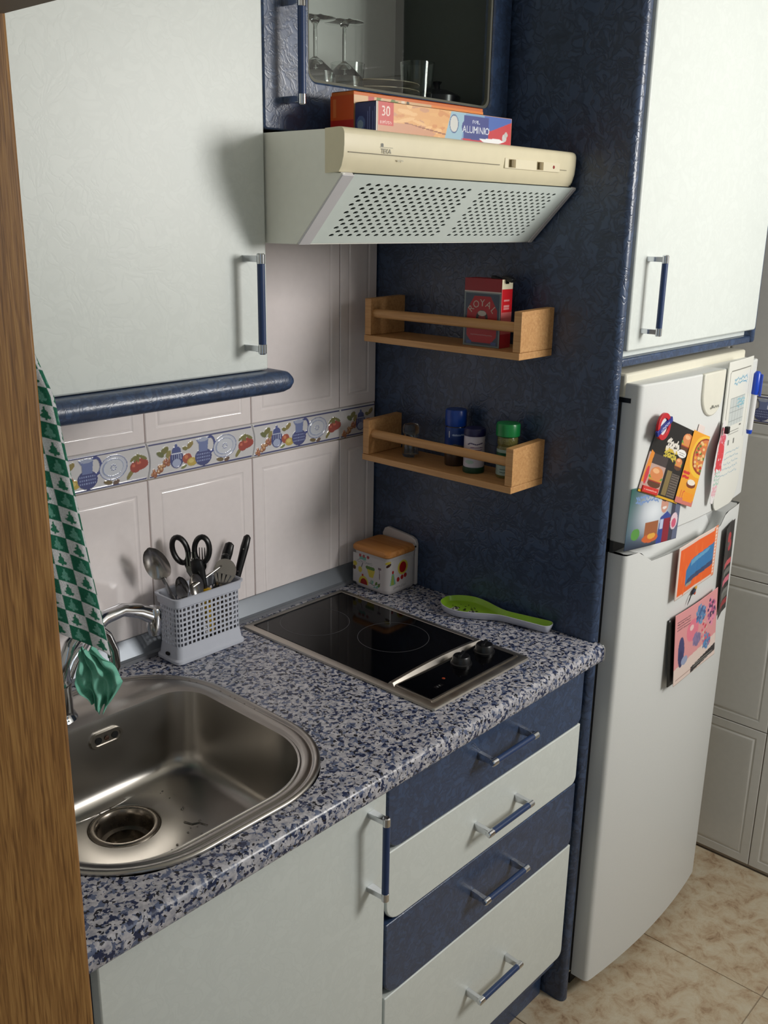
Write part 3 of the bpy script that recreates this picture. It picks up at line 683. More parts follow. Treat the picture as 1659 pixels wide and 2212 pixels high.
la = Art(.018, .006, 60, (230, 220, 188)); la.scribble(.002, .016, .003, (150, 146, 126), .0009, 1, .002, 3, 1.5); la.build('small_script', fa, **la.ink(), M=frame((-.4885, YFa-.0003, 1.7740), (1, 0, 0), (0, 0, 1)))
# slanted filter grille with real holes
def holed_grid(mb, M_, w, h, nx, ny, hw, hh, skew=0, stag=0, rnd_=6, depth=.002):
    cw, ch = w/nx, h/ny
    for j in range(ny):
        for i in range(nx):
            x0, y0 = i*cw, j*ch
            if stag and j % 2: offx = cw*.22
            else: offx = -cw*.22 if stag else 0
            cx, cy = x0+cw/2+offx, y0+ch/2
            sq = [(x0, y0), (x0+cw/2, y0), (x0+cw, y0), (x0+cw, y0+ch/2), (x0+cw, y0+ch), (x0+cw/2, y0+ch), (x0, y0+ch), (x0, y0+ch/2)]
            k = .72
            ho = [(cx-hw*k+skew*-hh*k, cy-hh*k), (cx+skew*-hh, cy-hh), (cx+hw*k+skew*-hh*k, cy-hh*k), (cx+hw, cy), (cx+hw*k+skew*hh*k, cy+hh*k), (cx+skew*hh, cy+hh), (cx-hw*k+skew*hh*k, cy+hh*k), (cx-hw, cy)]
            if rnd_ == 4:
                ho = [(cx-hw, cy-hh), (cx, cy-hh), (cx+hw, cy-hh), (cx+hw, cy), (cx+hw, cy+hh), (cx, cy+hh), (cx-hw, cy+hh), (cx-hw, cy)]
            vs = [M_ @ Vector((a, b, 0)) for a, b in sq]+[M_ @ Vector((a, b, 0)) for a, b in ho]+[M_ @ Vector((a, b, -depth)) for a, b in ho]
            fs = [(q, (q+1) % 8, (q+1) % 8+8, q+8) for q in range(8)]+[(q+8, (q+1) % 8+8, (q+1) % 8+16, q+16) for q in range(8)]
            mb.add([tuple(v) for v in vs], fs)
A0 = Vector((hx0+.024, -.3985, 1.6575)); vdir = Vector((0, -.4885+.3985, 1.7525-1.6575)); SL = vdir.length
GM = frame(A0, (1, 0, 0), vdir)
GW = hx1-hx0-.036
gr = MB(); NB = Vector((0, 0, 0))
def gq(x0, x1, y0, y1): gr.add([tuple(GM @ Vector(q)) for q in ((x0, y0, 0), (x1, y0, 0), (x1, y1, 0), (x0, y1, 0))], [(0, 1, 2, 3)])
fx = [(.028, .283), (.308, .530)]; y0g, y1g = .012, SL-.014
gq(0, fx[0][0], 0, SL); gq(fx[0][1], fx[1][0], 0, SL); gq(fx[1][1], GW, 0, SL)
for a, b in fx: gq(a, b, 0, y0g); gq(a, b, y1g, SL)
for (a, b), nn in zip(fx, (13, 12)):
    holed_grid(gr, GM @ Matrix.Translation((a, y0g, 0)), b-a, y1g-y0g, nn, 14, (b-a)/nn*.25, (y1g-y0g)/14*.42, .35, 1, 6, .0015)
fg = gr.build('filter_grille', GRILLE, HD, 0, 30, label='pale green perforated filter plate')
MB().add([tuple(GM @ Vector(q)) for q in ((0, 0, -.006), (GW, 0, -.006), (GW, SL, -.006), (0, SL, -.006))], [(0, 1, 2, 3)]).build('filter_mat', mat('filter_dark', (66, 72, 68), .9), HD)
for x0_, x1_ in ((hx0+.0005, hx0+.0235), (hx1-.0115, hx1-.0005)):
    MB().add([tuple(GM @ Vector((x-A0.x, y, z))) for z in (-.004, .0022) for y in (-.001, SL-.001) for x in (x0_, x1_)], [(0, 2, 3, 1), (4, 5, 7, 6), (0, 1, 5, 4), (2, 6, 7, 3), (0, 4, 6, 2), (1, 3, 7, 5)]).build('edge_rail', mat('rail_white', (216, 214, 216), .4), HD, .0006)

# ---------------------------------------------------------------- wrap boxes on the hood
def wrapbox(name, label, c, L, Hh, D, ang, body, art_front, art_end, art_top=None):
    Mx = Matrix.Translation(c) @ Matrix.Rotation(ang, 4, 'Z')
    t = thing(name, label, 'box', c); mb = MB(); mb.M = Mx; mb.box(-L/2, L/2, -D/2, D/2, 0, Hh)
    b = mb.build('carton', body, t, .0008)
    R3 = Mx.to_3x3()
    art_front.build('front_print', b, M=frame(Mx @ Vector((0, -D/2-.0006, Hh/2)), R3 @ Vector((1, 0, 0)), (0, 0, 1)))
    art_end.build('end_print', b, M=frame(Mx @ Vector((-L/2-.0006, 0, Hh/2)), R3 @ Vector((0, -1, 0)), (0, 0, 1)))
    if art_top: art_top.build('top_print', b, M=frame(Mx @ Vector((0, 0, Hh+.0006)), R3 @ Vector((1, 0, 0)), R3 @ Vector((0, 1, 0))))
    return t
f = Art(.318, .043, 330, (226, 168, 104)); W_ = .318
rnd = random.Random(2)
for k in range(40): f.ell(rnd.uniform(.03, .19), rnd.uniform(0, .043), rnd.uniform(.006, .02), rnd.uniform(.001, .004), rnd.choice([(238, 190, 130), (214, 146, 86), (230, 176, 110), (206, 150, 110)]), rnd.uniform(-20, 20))
f.line([(.06, .018), (.19, .004)], .0018, (150, 90, 60)); f.poly([(.03, .017), (.07, .017), (.13, .008), (.12, 0), (.0, 0), (.0, .015)], (206, 150, 116))
f.poly([(.165, .043), (.318, .043), (.318, .0), (.15, .0)], (120, 160, 200)); f.poly([(.165, .043), (.20, .043), (.19, 0), (.15, 0)], (150, 186, 204))
f.poly([(.255, .020), (.318, .038), (.318, 0), (.21, 0), (.19, .004)], (196, 40, 52)); f.poly([(.245, .043), (.318, .043), (.318, .037), (.262, .020)], (60, 96, 176))
f.ell(.225, .022, .034, .018, (44, 56, 132)); f.rect(.196, .006, .258, .039, (44, 56, 132)); f.ell(.172, .025, .011, .0135, (60, 90, 140)); f.ell(.172, .025, .0095, .012, (206, 206, 202))
f.text('PAPEL', .226, .031, .0068, (214, 220, 236)); f.text('ALUMINIO', .2265, .0185, .0145, (228, 232, 240), 0, .98); f.poly([(.235, .007), (.285, .010), (.300, .006), (.285, .002), (.25, .001)], (236, 238, 240)); f.ell(.300, .012, .006, .006, (200, 200, 200)); f.ell(.304, .017, .0045, .0045, (190, 190, 186))
f.rect(.004, .0115, .036, .043, (202, 56, 50)); f.text('30', .020, .030, .019, (240, 222, 212)); f.text('metros', .020, .0165, .0085, (236, 200, 190)); f.rect(0, 0, .003, .043, (226, 220, 210))
e = Art(.046, .043, 60, (26, 34, 92)); e.ell(.012, .015, .009, .010, (70, 90, 140)); e.ell(.011, .013, .006, .006, (120, 140, 160))
for k in range(4): e.scribble(.003+.0, .042, .0, (26, 34, 92), .0005)
for k, x in enumerate((.026, .030, .036, .040)): e.line([(x, .005), (x, .036 if k % 2 else .030)], .0014, (96, 106, 160))
tp = Art(.318, .046, 200, (222, 160, 96))
for k in range(60): tp.ell(rnd.uniform(.0, .16), rnd.uniform(0, .046), rnd.uniform(.006, .02), rnd.uniform(.001, .005), rnd.choice([(238, 190, 130), (214, 146, 86), (206, 150, 110)]))
tp.rect(.16, 0, .318, .046, (70, 100, 170))
wrapbox('foil_box', 'aluminium foil box with orange, blue and red print on the extractor hood', (-.346, -.4455, 1.8118), .312, .043, .044, -.035, mat('carton_orange', (206, 140, 84), .5), f, e, tp)
f = Art(.30, .05, 240, (232, 132, 46))
f.rect(0, 0, .17, .05, (214, 176, 130))
for k in range(60): f.ell(rnd.uniform(.02, .15), rnd.uniform(.0, .05), rnd.uniform(.003, .010), rnd.uniform(.002, .006), rnd.choice([(110, 128, 60), (214, 190, 160), (80, 70, 50), (222, 160, 110), (230, 214, 190)]), rnd.uniform(0, 90))
f.rect(.19, .028, .245, .046, (186, 30, 26)); f.rect(.03, .03, .042, .05, (186, 50, 40)); f.text('60', .262, .036, .018, (240, 220, 200)); f.text('film', .145, .038, .014, (240, 220, 200))
e = Art(.05, .05, 40, (206, 84, 28)); e.rect(0, 0, .05, .016, (176, 34, 24)); e.rect(.006, .02, .012, .045, (220, 120, 60))
tp = Art(.30, .05, 200, (226, 140, 60)); tp.rect(0, 0, .15, .05, (214, 170, 110))
for k in range(50): tp.ell(rnd.uniform(.0, .15), rnd.uniform(0, .05), rnd.uniform(.003, .010), rnd.uniform(.002, .006), rnd.choice([(110, 128, 60), (222, 200, 170), (80, 70, 50), (222, 160, 110)]))
wrapbox('cling_film_box', 'orange cling film box behind the foil box on the hood', (-.350, -.394, 1.8118), .300, .060, .048, -.035, mat('carton_orange2', (214, 110, 40), .5), f, e, tp)

# ---------------------------------------------------------------- spice racks
def rack(label, y0, zb, wd=.3935, dp=.1035):
    t = thing('spice_rack', label, 'shelf', (PX-.05, y0-wd/2, zb), 'wooden spice racks on the blue panel')
    xf, xb = -dp, PX; th = .017; hh = .088
    MB().box(xf, xb, y0-wd, y0, zb, zb+.013).build('shelf_board', BEECH, t, .0008)
    for yy in (y0-wd, y0-th):
        P_ = [(xf+.002, zb+.0135), (xb, zb+.0135), (xb, zb+hh+.003), (xf+.002, zb+hh)]
        MB().prism([(x, z) for x, z in P_], 1, yy, yy+th).build('end_board', BEECH, t, .0008)
    MB().prism([(xf+.0155+.0075*math.cos(a), zb+.058+.0095*math.sin(a)) for a in np.linspace(0, 2*PI, 13)[:-1]], 1, y0-wd+th, y0-th).build('front_rail', BEECH, t, 0, 50)
    return t
R1Y, R1Z, R2Y, R2Z = -.0636, 1.4471, -.0615, 1.1905
rack('upper beech spice rack on the blue panel with one red pack in it', R1Y, R1Z)
rack('lower beech spice rack on the blue panel with four jars in it', R2Y, R2Z)
# red pack
rb = thing('pudding_pack', 'red carton pack with a black clip standing in the upper spice rack', 'food pack', (-.05, -.35, R1Z+.0132))
z0 = R1Z+.0134; zt_ = z0+.128; xa, xb_, ya_, yb = -.0745, -.040, -.3035, -.390
MB().box(xa, xb_, yb, ya_, z0, zt_).build('carton', mat('red_carton', (150, 20, 26), .5), rb, .0012)
hgt = zt_-z0; wdt = ya_-yb
f = Art(wdt, hgt, 150, (150, 24, 34)); g_ = (120, 132, 132)
f.rect(0, 0, wdt, hgt*.80, g_); f.rect(.003, .003, wdt-.003, hgt*.78, (60, 74, 92)); 
f.poly([(.008, .02), (.02, .007), (wdt-.02, .007), (wdt-.008, .02), (wdt-.008, .070), (wdt-.024, .095), (.024, .095), (.008, .070)], (172, 26, 36)); f.ell(wdt/2, .055, .036, .040, (172, 26, 36))
f.text('ROYAL', wdt/2, .082, .0185, (190, 176, 160), arc=.42); f.ell(wdt/2, .054, .014, .015, (40, 36, 40)); f.ell(wdt/2, .051, .009, .010, (140, 50, 50)); f.ell(wdt/2, .063, .010, .005, (186, 180, 170)); f.rect(wdt/2-.016, .040, wdt/2+.016, .045, (196, 130, 50)); f.scribble(.018, wdt-.018, .022, (176, 110, 110), .0018, 1, .004, 4)
f.rect(.008, .004, .020, .010, (70, 90, 140)); f.rect(wdt-.020, .004, wdt-.008, .010, (70, 90, 140)); f.rect(0, hgt*.80, wdt, hgt*.815, (196, 186, 180))
f.build('front_print', rb, M=frame((xa-.0006, (ya_+yb)/2, z0+hgt/2), (0, -1, 0), (0, 0, 1)))
f = Art(xb_-xa, hgt, 34, (226, 120, 120)); f.rect(0, hgt*.86, 1, hgt, (236, 226, 196)); f.rect(.002, hgt*.52, 1, hgt*.86, (206, 26, 36)); 
for zz in (.60, .68, .56): f.rect(.008, hgt*zz, .026, hgt*zz+.004, (232, 150, 150))
f.rect(.0, 0, 1, hgt*.2, (196, 60, 70)); f.build('side_print', rb, M=frame(((xa+xb_)/2, yb-.0006, z0+hgt/2), (1, 0, 0), (0, 0, 1)))
ck = MB(); ck.M = Matrix.Translation((-.058, -.370, zt_)) @ Matrix.Rotation(.25, 4, 'X')
ck.box(-.006, .006, -.022, .014, -.010, .003).prism([(-.034, .003), (-.012, .003), (-.010, .009), (-.020, .012), (-.034, .010)], 0, -.007, .007)
tag(ck.build('bag_clip', BLACKP, None, .001, origin=(-.058, -.37, zt_)), 'black plastic clip closing the top of the red pack', 'clip')
# jars of the lower rack
SZ2 = R2Z+.0134
def jar(name, label, x, y, parts):
    t = thing(name, label, 'jar', (x, y, SZ2))
    for nm, pr, m in parts: MB().lathe(pr, (x, y, SZ2), 32).build(nm, m, t, 0, 35)
    return t
def wrap(art, t, nm, x, y, z, r, a0=-2.35):
    """art wrapped on a cylinder, centred on the direction of the room"""
    art.build(nm, t, fn=lambda X, Y: (x+r*np.cos(a0+(X-art.w/2)/r), y+r*np.sin(a0+(X-art.w/2)/r), z+Y))
jar('salt_shaker', 'small clear glass shaker at the left end of the lower rack', -.045, -.150, [('body', [(.0001, 0), (.016, 0), (.0185, .004), (.0175, .030), (.015, .048), (.016, .052), (.0145, .052), (.0135, .046), (.016, .030), (.017, .006), (.0001, .004)], GLASS), ('cap', [(.0165, .050), (.0178, .053), (.0178, .064), (.0150, .070), (.0001, .073)], glass('frosted', (210, 214, 214), .25))])
j = jar('spice_jar', 'tall spice jar with a bright blue cap in the lower rack', -.034, -.262, [('body', [(.0001, 0), (.0205, 0), (.0215, .003), (.0215, .076), (.019, .083), (.0001, .083)], mat('brown_spice', (62, 46, 38), .25)), ('cap', [(.0212, .083), (.0222, .085), (.0222, .114), (.0205, .117), (.0001, .117)], mat('blue_cap', (14, 62, 150), .3))])
f = Art(.085, .055, 90, (18, 56, 128)); f.text('1', .026, .040, .020, (200, 206, 214)); f.scribble(.034, .062, .040, (150, 170, 206), .003, 1, .005, 3); f.poly([(0, .012), (.04, .020), (.085, .008), (.085, 0), (0, 0)], (28, 26, 40)); f.line([(0, .012), (.04, .020), (.085, .008)], .002, (110, 100, 60))
wrap(f, j, 'label', -.034, -.262, SZ2+.026, .0218)
j = jar('salt_bottle', 'white seasoning bottle with navy cap and green foot in the lower rack', -.054, -.327, [('foot', [(.0001, 0), (.0215, 0), (.0222, .002), (.0222, .012), (.0001, .012)], mat('green_foot', (18, 66, 46), .4)), ('body', [(.0001, .012), (.0208, .012), (.0210, .076), (.0001, .076)], mat('white_bottle', (196, 192, 204), .35)), ('cap', [(.0216, .0755), (.0222, .077), (.0222, .087), (.0200, .0905), (.0001, .0905)], mat('navy_cap', (20, 20, 70), .35))])
f = Art(.07, .06, 80, (196, 192, 204)); f.line([(.018, .046), (.024, .049), (.036, .046), (.050, .049)], .0022, (50, 40, 90)); f.scribble(.024, .050, .040, (120, 100, 140), .002, 2, .005, 5); f.ell(.045, .022, .008, .007, (206, 150, 120)); f.ell(.022, .010, .01, .004, (160, 186, 176))
wrap(f, j, 'label', -.054, -.327, SZ2+.0135, .0213)
j = jar('herb_jar', 'glass herb jar with a green cap at the right end of the lower rack', -.040, -.398, [('body', [(.0001, 0), (.0195, 0), (.0205, .003), (.0205, .060), (.0185, .064), (.0205, .068), (.0205, .080), (.0185, .084), (.0001, .084)], mat('herb_glass', (112, 108, 62), .12, bump=(260, .6))), ('cap', [(.0225, .0835), (.0238, .085), (.0238, .106), (.0225, .109), (.0001, .109)], mat('green_cap', (16, 128, 62), .3))])
f = Art(.075, .052, 80, (160, 182, 172)); f.rect(0, .020, .075, .046, (24, 92, 62)); f.text('tomillo', .038, .033, .012, (150, 190, 170)); f.scribble(.02, .055, .012, (90, 110, 100), .0018, 2, .006, 2)
wrap(f, j, 'label', -.040, -.398, SZ2+.006, .0208)

# ---------------------------------------------------------------- salt box
sb = thing('salt_box', 'ceramic salt box with beech lid and painted food motifs in the corner', 'salt box', (-.05, -.09, CT))
bx0, bx1, by0, by1 = -.100, -.004, -.141, -.034; bh = .088
CER = mat('white_ceramic', (206, 200, 200), .22)
def rbx(d, z, r): return [(x, y, z) for x, y in rrect((bx0+bx1)/2, (by0+by1)/2, (bx1-bx0)/2-d, (by1-by0)/2-d, r, 5)]
MB().rings([rbx(.004, CT+.0008, .012), rbx(.001, CT+.004, .014), rbx(0, CT+.010, .014), rbx(.001, CT+.07, .014), rbx(-.0005, CT+bh, .014), rbx(.003, CT+bh, .012), rbx(.004, CT+.01, .012)], True, True, True).build('pot', CER, sb, 0, 40)
# printed decoration wrapped over left face, corner and right face
def saltfn(X, Y):
    # unrolled: 0..wA along the face looking at -X, then round corner to face looking at -Y
    r = .014; wA = (by1-by0)-r; arc = r*PI/2
    e = .0006; x = np.empty_like(X); y = np.empty_like(X)
    m1 = X < wA; m3 = X > wA+arc; m2 = ~(m1 | m3)
    x[m1] = bx0-e; y[m1] = by1-X[m1]
    a = (X[m2]-wA)/r; x[m2] = bx0+r-(r+e)*np.cos(a); y[m2] = by0+r-(r+e)*np.sin(a)
    x[m3] = bx0+r+(X[m3]-wA-arc); y[m3] = by0-e
    return x, y, CT+.011+Y
f = Art(.176, .070, 210, (206, 200, 200)); RD = (172, 40, 34); YL = (208, 190, 76); GN = (96, 128, 64); TQ = (110, 168, 156)
f.rect(.020, .058, .040, .066, TQ)
for x in (.022, .033, .046): f.ell(x, .067, .004, .004, (160, 60, 60))
f.line([(.014, .054), (.020, .057), (.026, .053), (.034, .056), (.044, .053), (.058, .055)], .001, (130, 130, 140)); f.scribble(.012, .06, .051, (140, 140, 146), .0009, 1, .004, 8, 2)
f.poly([(.042, .042), (.068, .040), (.062, .022), (.050, .022)], YL)
for x in (.044, .050, .056, .062): f.ell(x, .043, .005, .004, GN)
f.line([(.030, .050), (.026, .040)], .002, (90, 80, 90)); f.ell(.022, .033, .006, .007, YL)
f.ell(.033, .002, .015, .018, YL); f.ell(.034, .002, .0105, .012, (150, 24, 20)); f.ell(.030, .021, .0028, .003, RD)
f.line([(.050, .008), (.064, .005), (.084, .014)], .0012, (70, 60, 70))
for x, y, c in ((.060, .011, TQ), (.066, -.001, TQ), (.072, .011, GN), (.074, .002, TQ), (.080, .008, GN), (.057, .012, (150, 170, 150))): f.ell(x, y, .005, .003, c, 60)
f.line([(.081, .047), (.082, .024)], .0022, (120, 100, 110)); f.rect(.077, .046, .086, .051, (120, 100, 110))
f.ell(.149, .048, .017, .017, YL); f.ell(.149, .048, .0115, .013, (160, 24, 20)); f.poly([(.108, .012), (.126, .013), (.119, .040), (.113, .040)], TQ); f.poly([(.110, .013), (.121, .013), (.118, .036), (.114, .036)], (150, 170, 80)); f.ell(.116, .043, .003, .004, RD)
for x in (.134, .147, .158): f.ell(x, .022+.2*(x-.134), .005, .0055, (170, 44, 40))
f.ell(.105, .060, .007, .003, (70, 40, 36), 40); f.ell(.104, .066, .007, .003, YL, 20); f.scribble(.118, .160, .006, (140, 136, 140), .001, 2, .003, 3, 2); f.ell(.006, .044, .006, .006, YL); f.ell(.004, .034, .005, .005, (90, 60, 40))
f.build('decoration', sb, fn=saltfn, mt=GLAZEP)
MB().rings([[(x, y, CT+bh+z) for x, y in rrect((bx0+bx1)/2-.004, (by0+by1)/2, (bx1-bx0)/2+.001-d, (by1-by0)/2+.003-d, .012, 5)] for d, z in ((.002, .0005), (0, .003), (0, .010), (.003, .014), (.012, .0155))]).build('lid', BEECHV, sb, 0, 40, label='beech wood lid')
bk = MB().prism([(y, z) for y, z in [(by0+.002, CT+.002), (by1-.002, CT+.002), (by1-.002, CT+bh+.018), (by1-.008, CT+bh+.030), (by1-.018, CT+bh+.035), (by0+.018, CT+bh+.027), (by0+.006, CT+bh+.022), (by0+.002, CT+bh+.012)]], 0, -.0045, PX-.0015)
bk.build('back_plate', CER, sb, .0016)
m_ = MB(); m_.tube([(-.010, by0-.0005, CT+bh+.009), (-.010, by0+.006, CT+bh+.009)], .005, 14).build('hinge_ear', CER, sb)
MB().tube([(-.010, by0-.0018, CT+bh+.009), (-.010, by0, CT+bh+.009)], .0022, 10).build('hinge_pin', DARK, sb)

# ---------------------------------------------------------------- spoon rest
sp = thing('spoon_rest', 'green spoon rest with cow motifs and white underside beside the cooktop', 'spoon rest', (-.035, -.36, CT))
def spoon_outline(d, n=64):
    # head centre and handle along -Y
    hc = Vector((-.0455, -.3160)); he = Vector((-.0140, -.4990)); ax_ = (he-hc).normalized(); px_ = Vector((-ax_.y, ax_.x)); L = (he-hc).length+.014
    out = []
    def half(s):
        # s distance from head centre along axis (-.056 .. L)
        if s < 0: return .0465*math.sqrt(max(0, 1-(s/.0560)**2))
        if s < .10:
            t_ = s/.10; k = t_*t_*(3-2*t_); return .0465*(1-k)+.0145*k
        if s < L-.014: return .0145+.0025*(s-.10)/(L-.114)
        return .017*math.sqrt(max(0, 1-((s-(L-.014))/.014)**2))
    ss = [-.056*math.cos(a) for a in np.linspace(0, PI/2, 12)]+list(np.linspace(.006, L-.014, 16))+[L-.014+.014*math.sin(a) for a in np.linspace(.3, PI/2, 5)]
    left = [(s, max(half(s), 0)) for s in ss]
    for s, h in left: out.append((s, h))
    for s, h in left[-2:0:-1]: out.append((s, -h))
    cen = L/2-.02
    res = []
    for s, h in out:
        hh = max(abs(h)-d, 0)*(1 if h >= 0 else -1); s2 = min(max(s, -.056+d), L-d)
        p = hc+ax_*s2+px_*hh; res.append((p.x, p.y))
    return res
def so_ring(d, z): return [(x, y, CT+z) for x, y in spoon_outline(d)]
MB().rings([so_ring(.010, .0008), so_ring(.006, .003), so_ring(.0015, .014), so_ring(0, .0185), so_ring(.0015, .0190)], True, True, False).build('underside', mat('melamine_white', (206, 208, 220), .3), sp, 0, 50)
MB().rings([so_ring(.0015, .0190), so_ring(.003, .0175), so_ring(.007, .0090), so_ring(.011, .0065)], True, False, True).build('tray', mat('lime_green', (150, 196, 50), .3), sp, 0, 50)
cw = MB(); rnd = random.Random(5)
for k in range(26):
    a = rnd.uniform(0, 6.28); q = rnd.uniform(.0, 1)**.5; x = -.045+.026*q*math.cos(a); y = -.315+.032*q*math.sin(a)
    n_ = rnd.choice([5, 6, 7]); r = rnd.uniform(.0014, .004)
    cw.add([(x+r*rnd.uniform(.6, 1.2)*math.cos(b), y+r*rnd.uniform(.6, 1.2)*math.sin(b), CT+.0071) for b in np.linspace(0, 2*PI, n_+1)[:-1]], [tuple(range(n_))], 0)
for x, y in ((-.062, -.300), (-.054, -.338)):
    cw.add([(x+.011*math.cos(b), y+.0075*math.sin(b), CT+.0074) for b in np.linspace(0, 2*PI, 13)[:-1]], [tuple(range(12))], 1)
    for dx, dy, r in ((-.006, .001, .0035), (.004, -.002, .0042), (.009, .003, .003), (.001, .004, .0022)):
        cw.add([(x+dx+r*math.cos(b), y+dy+r*.8*math.sin(b), CT+.0077) for b in np.linspace(0, 2*PI, 9)[:-1]], [tuple(range(8))], 0)
for k in range(6): cw.add([(-.032+.003*k+.0012*math.cos(b), -.38-.014*k+.0012*math.sin(b), CT+.0071) for b in np.linspace(0, 2*PI, 7)[:-1]], [tuple(range(6))], 0)
cw.build('cow_print', [mat('ink_dark', (38, 40, 34), .5), mat('ink_white', (216, 216, 206), .5)], sp, kind='stuff')

# ---------------------------------------------------------------- utensil basket
UB = thing('cutlery_basket', 'white plastic lattice cutlery basket standing behind the sink', 'basket', (-.553, -.062, CT))
ux0, ux1, uy0, uy1 = -.632, -.475, -.0975, -.0315; uh = .132
ucx, ucy, uhx, uhy = (ux0+ux1)/2, (uy0+uy1)/2, (ux1-ux0)/2, (uy1-uy0)/2
def ub(d, z, r=.012): return [(x, y, CT+z) for x, y in rrect(ucx, ucy, uhx-d, uhy-d, r, 5)]
MB().rings([ub(-.001, .0008), ub(-.003, .003), ub(-.003, .008), ub(0, .011), ub(.003, .034), ub(.0045, .034), ub(.0045, .006)], True, True, True).build('base', WPLAS, UB, 0, 30)
MB().rings([ub(.003, .112), ub(.0, .1145), ub(-.001, .128), ub(-.003, .1285), ub(-.0035, .132), ub(-.0005, .1325), ub(.002, .130), ub(.0048, .112)], True, False, False).build('rim', WPLAS, UB, 0, 30)
lt = MB(); zl, zh = CT+.0335, CT+.1125; ny = 8
dd_ = .003; rc = .012
# front and back lattice, side lattices, corner strips
fxw = 2*(uhx-dd_-rc); syw = 2*(uhy-dd_-rc)
nxf, nxs = 13, 5
holed_grid(lt, frame((ucx-fxw/2, uy0+dd_, zl), (1, 0, 0), (0, 0, 1)), fxw, zh-zl, nxf, ny, fxw/nxf*.31, (zh-zl)/ny*.31, 0, 0, 4, .0016)
holed_grid(lt, frame((ucx+fxw/2, uy1-dd_, zl), (-1, 0, 0), (0, 0, 1)), fxw, zh-zl, nxf, ny, fxw/nxf*.31, (zh-zl)/ny*.31, 0, 0, 4, .0016)
holed_grid(lt, frame((ux0+dd_, ucy+syw/2, zl), (0, -1, 0), (0, 0, 1)), syw, zh-zl, nxs, ny, syw/nxs*.31, (zh-zl)/ny*.31, 0, 0, 4, .0016)
holed_grid(lt, frame((ux1-dd_, ucy-syw/2, zl), (0, 1, 0), (0, 0, 1)), syw, zh-zl, nxs, ny, syw/nxs*.31, (zh-zl)/ny*.31, 0, 0, 4, .0016)
for sx, sy, a0 in ((-1, -1, PI), (1, -1, 1.5*PI), (1, 1, 0), (-1, 1, PI/2)):
    ccx, ccy = ucx+sx*(uhx-dd_-rc), ucy+sy*(uhy-dd_-rc); na = 3
    for k in range(na):
        a_, b__ = a0+k*PI/2/na, a0+(k+1)*PI/2/na
        p, q = Vector((ccx+rc*math.cos(a_), ccy+rc*math.sin(a_), zl)), Vector((ccx+rc*math.cos(b__), ccy+rc*math.sin(b__), zl))
        wl = (q-p).length; holed_grid(lt, frame(p, q-p, (0, 0, 1)), wl, zh-zl, 1, ny, wl*.30, (zh-zl)/ny*.31, 0, 0, 4, .0016)
lt.build('lattice', WPLAS, UB, 0, 20)
MB().box(ux0-.0035, ux0+.002, -.0705, -.060, CT+.014, CT+.020).build('drain_slot', DARK, UB, .002)
FLc = CT+.0085
# utensils: local z along the utensil, local x = width, local y = face normal
CAMD = Vector((-.72, -.62, .30))
def umat(bot, top, roll=0):
    z = (Vector(top)-Vector(bot)).normalized(); y = (-CAMD).normalized(); y = (y-z*y.dot(z)).normalized(); x = y.cross(z)
    m = Matrix((x, y, z)).transposed().to_4x4() @ Matrix.Rotation(roll, 4, 'Z'); m.translation = Vector(bot); return m, (Vector(top)-Vector(bot)).length
def spoon_head(mb, z0, L, W2, m=0, deep=.35, th=.0012):
    N = 14; K = 16; R0 = []; R1 = []
    for i in range(N+1):
        t_ = i/N; ww = max(W2*.10, W2*math.sqrt(max(0, 1-(2*t_**.82-1)**2)))
        z = z0+L*t_; row0 = []; row1 = []
        for k in range(K+1):
            s = -1+2*k/K; d = W2*deep*1.6*(1-s*s)*math.sin(PI*t_)**.8
            row0.append((ww*s, d, z)); row1.append((ww*s, d+th, z))
        R0.append(row0); R1.append(row1)
    for R, fl in ((R0, 0), (R1, 1)):
        n = K+1; vs = [p for r in R for p in r]; fs = [(i*n+k, i*n+k+1, (i+1)*n+k+1, (i+1)*n+k) for i in range(N) for k in range(K)]
        mb.add(vs, [f[::-1] for f in fs] if fl == 0 else fs, m)
    for side in (0, K):
        vs = [R0[i][side] for i in range(N+1)]+[R1[i][side] for i in range(N+1)]; mb.add(vs, [(i, i+1, i+N+2, i+N+1) for i in range(N)], m)
def utensil(name, label, cat, bot, top, fn, roll=0, mats=None):
    bot = tuple(bot); m, L = umat(bot, top, roll); mb = MB(); mb.M = m; t = thing(name, label, cat, bot, None)
    fn(mb, L, t); return t
def b_(mb, n, m, t, lab=None, bev=0): o = mb.build(n, m, t, bev, 40, label=lab); mb.v = []; mb.f = []; mb.mi = []; return o
def f_spoon(hl, hw):
    def fn(mb, L, t):
        mb.tube([(0, 0, 0), (0, .0, L*.3), (0, .001, L-hl-.02), (0, 0, L-hl+.004)], [(.008, .0012), (.006, .0012), (.003, .0014), (.0045, .0012)], 10, (0, 1, 0)); b_(mb, 'handle', CUT, t)
        spoon_head(mb, L-hl, hl, hw); b_(mb, 'bowl', CUT, t)
    return fn
def f_fork(hl, hw, nt_=4):
    def fn(mb, L, t):
        mb.tube([(0, 0, 0), (0, 0, L*.4), (0, 0, L-hl+.002)], [(.008, .0012), (.005, .0012), (.003, .0013)], 10, (0, 1, 0)); b_(mb, 'handle', CUT, t)
        z = L-hl; P_ = [(-.003, z), (.003, z), (hw, z+hl*.28), (hw, z+hl*.48), (-hw, z+hl*.48), (-hw, z+hl*.28)]
        mb.prism(P_, 1, 0, .0014)
        for k in range(nt_):
            c = -hw+hw*2*(k+.5)/nt_; ww = hw/nt_*.55; mb.prism([(c-ww, z+hl*.46), (c+ww, z+hl*.46), (c+ww*.5, z+hl), (c-ww*.5, z+hl)], 1, .0, .0014)
        b_(mb, 'tines', CUT, t)
    return fn
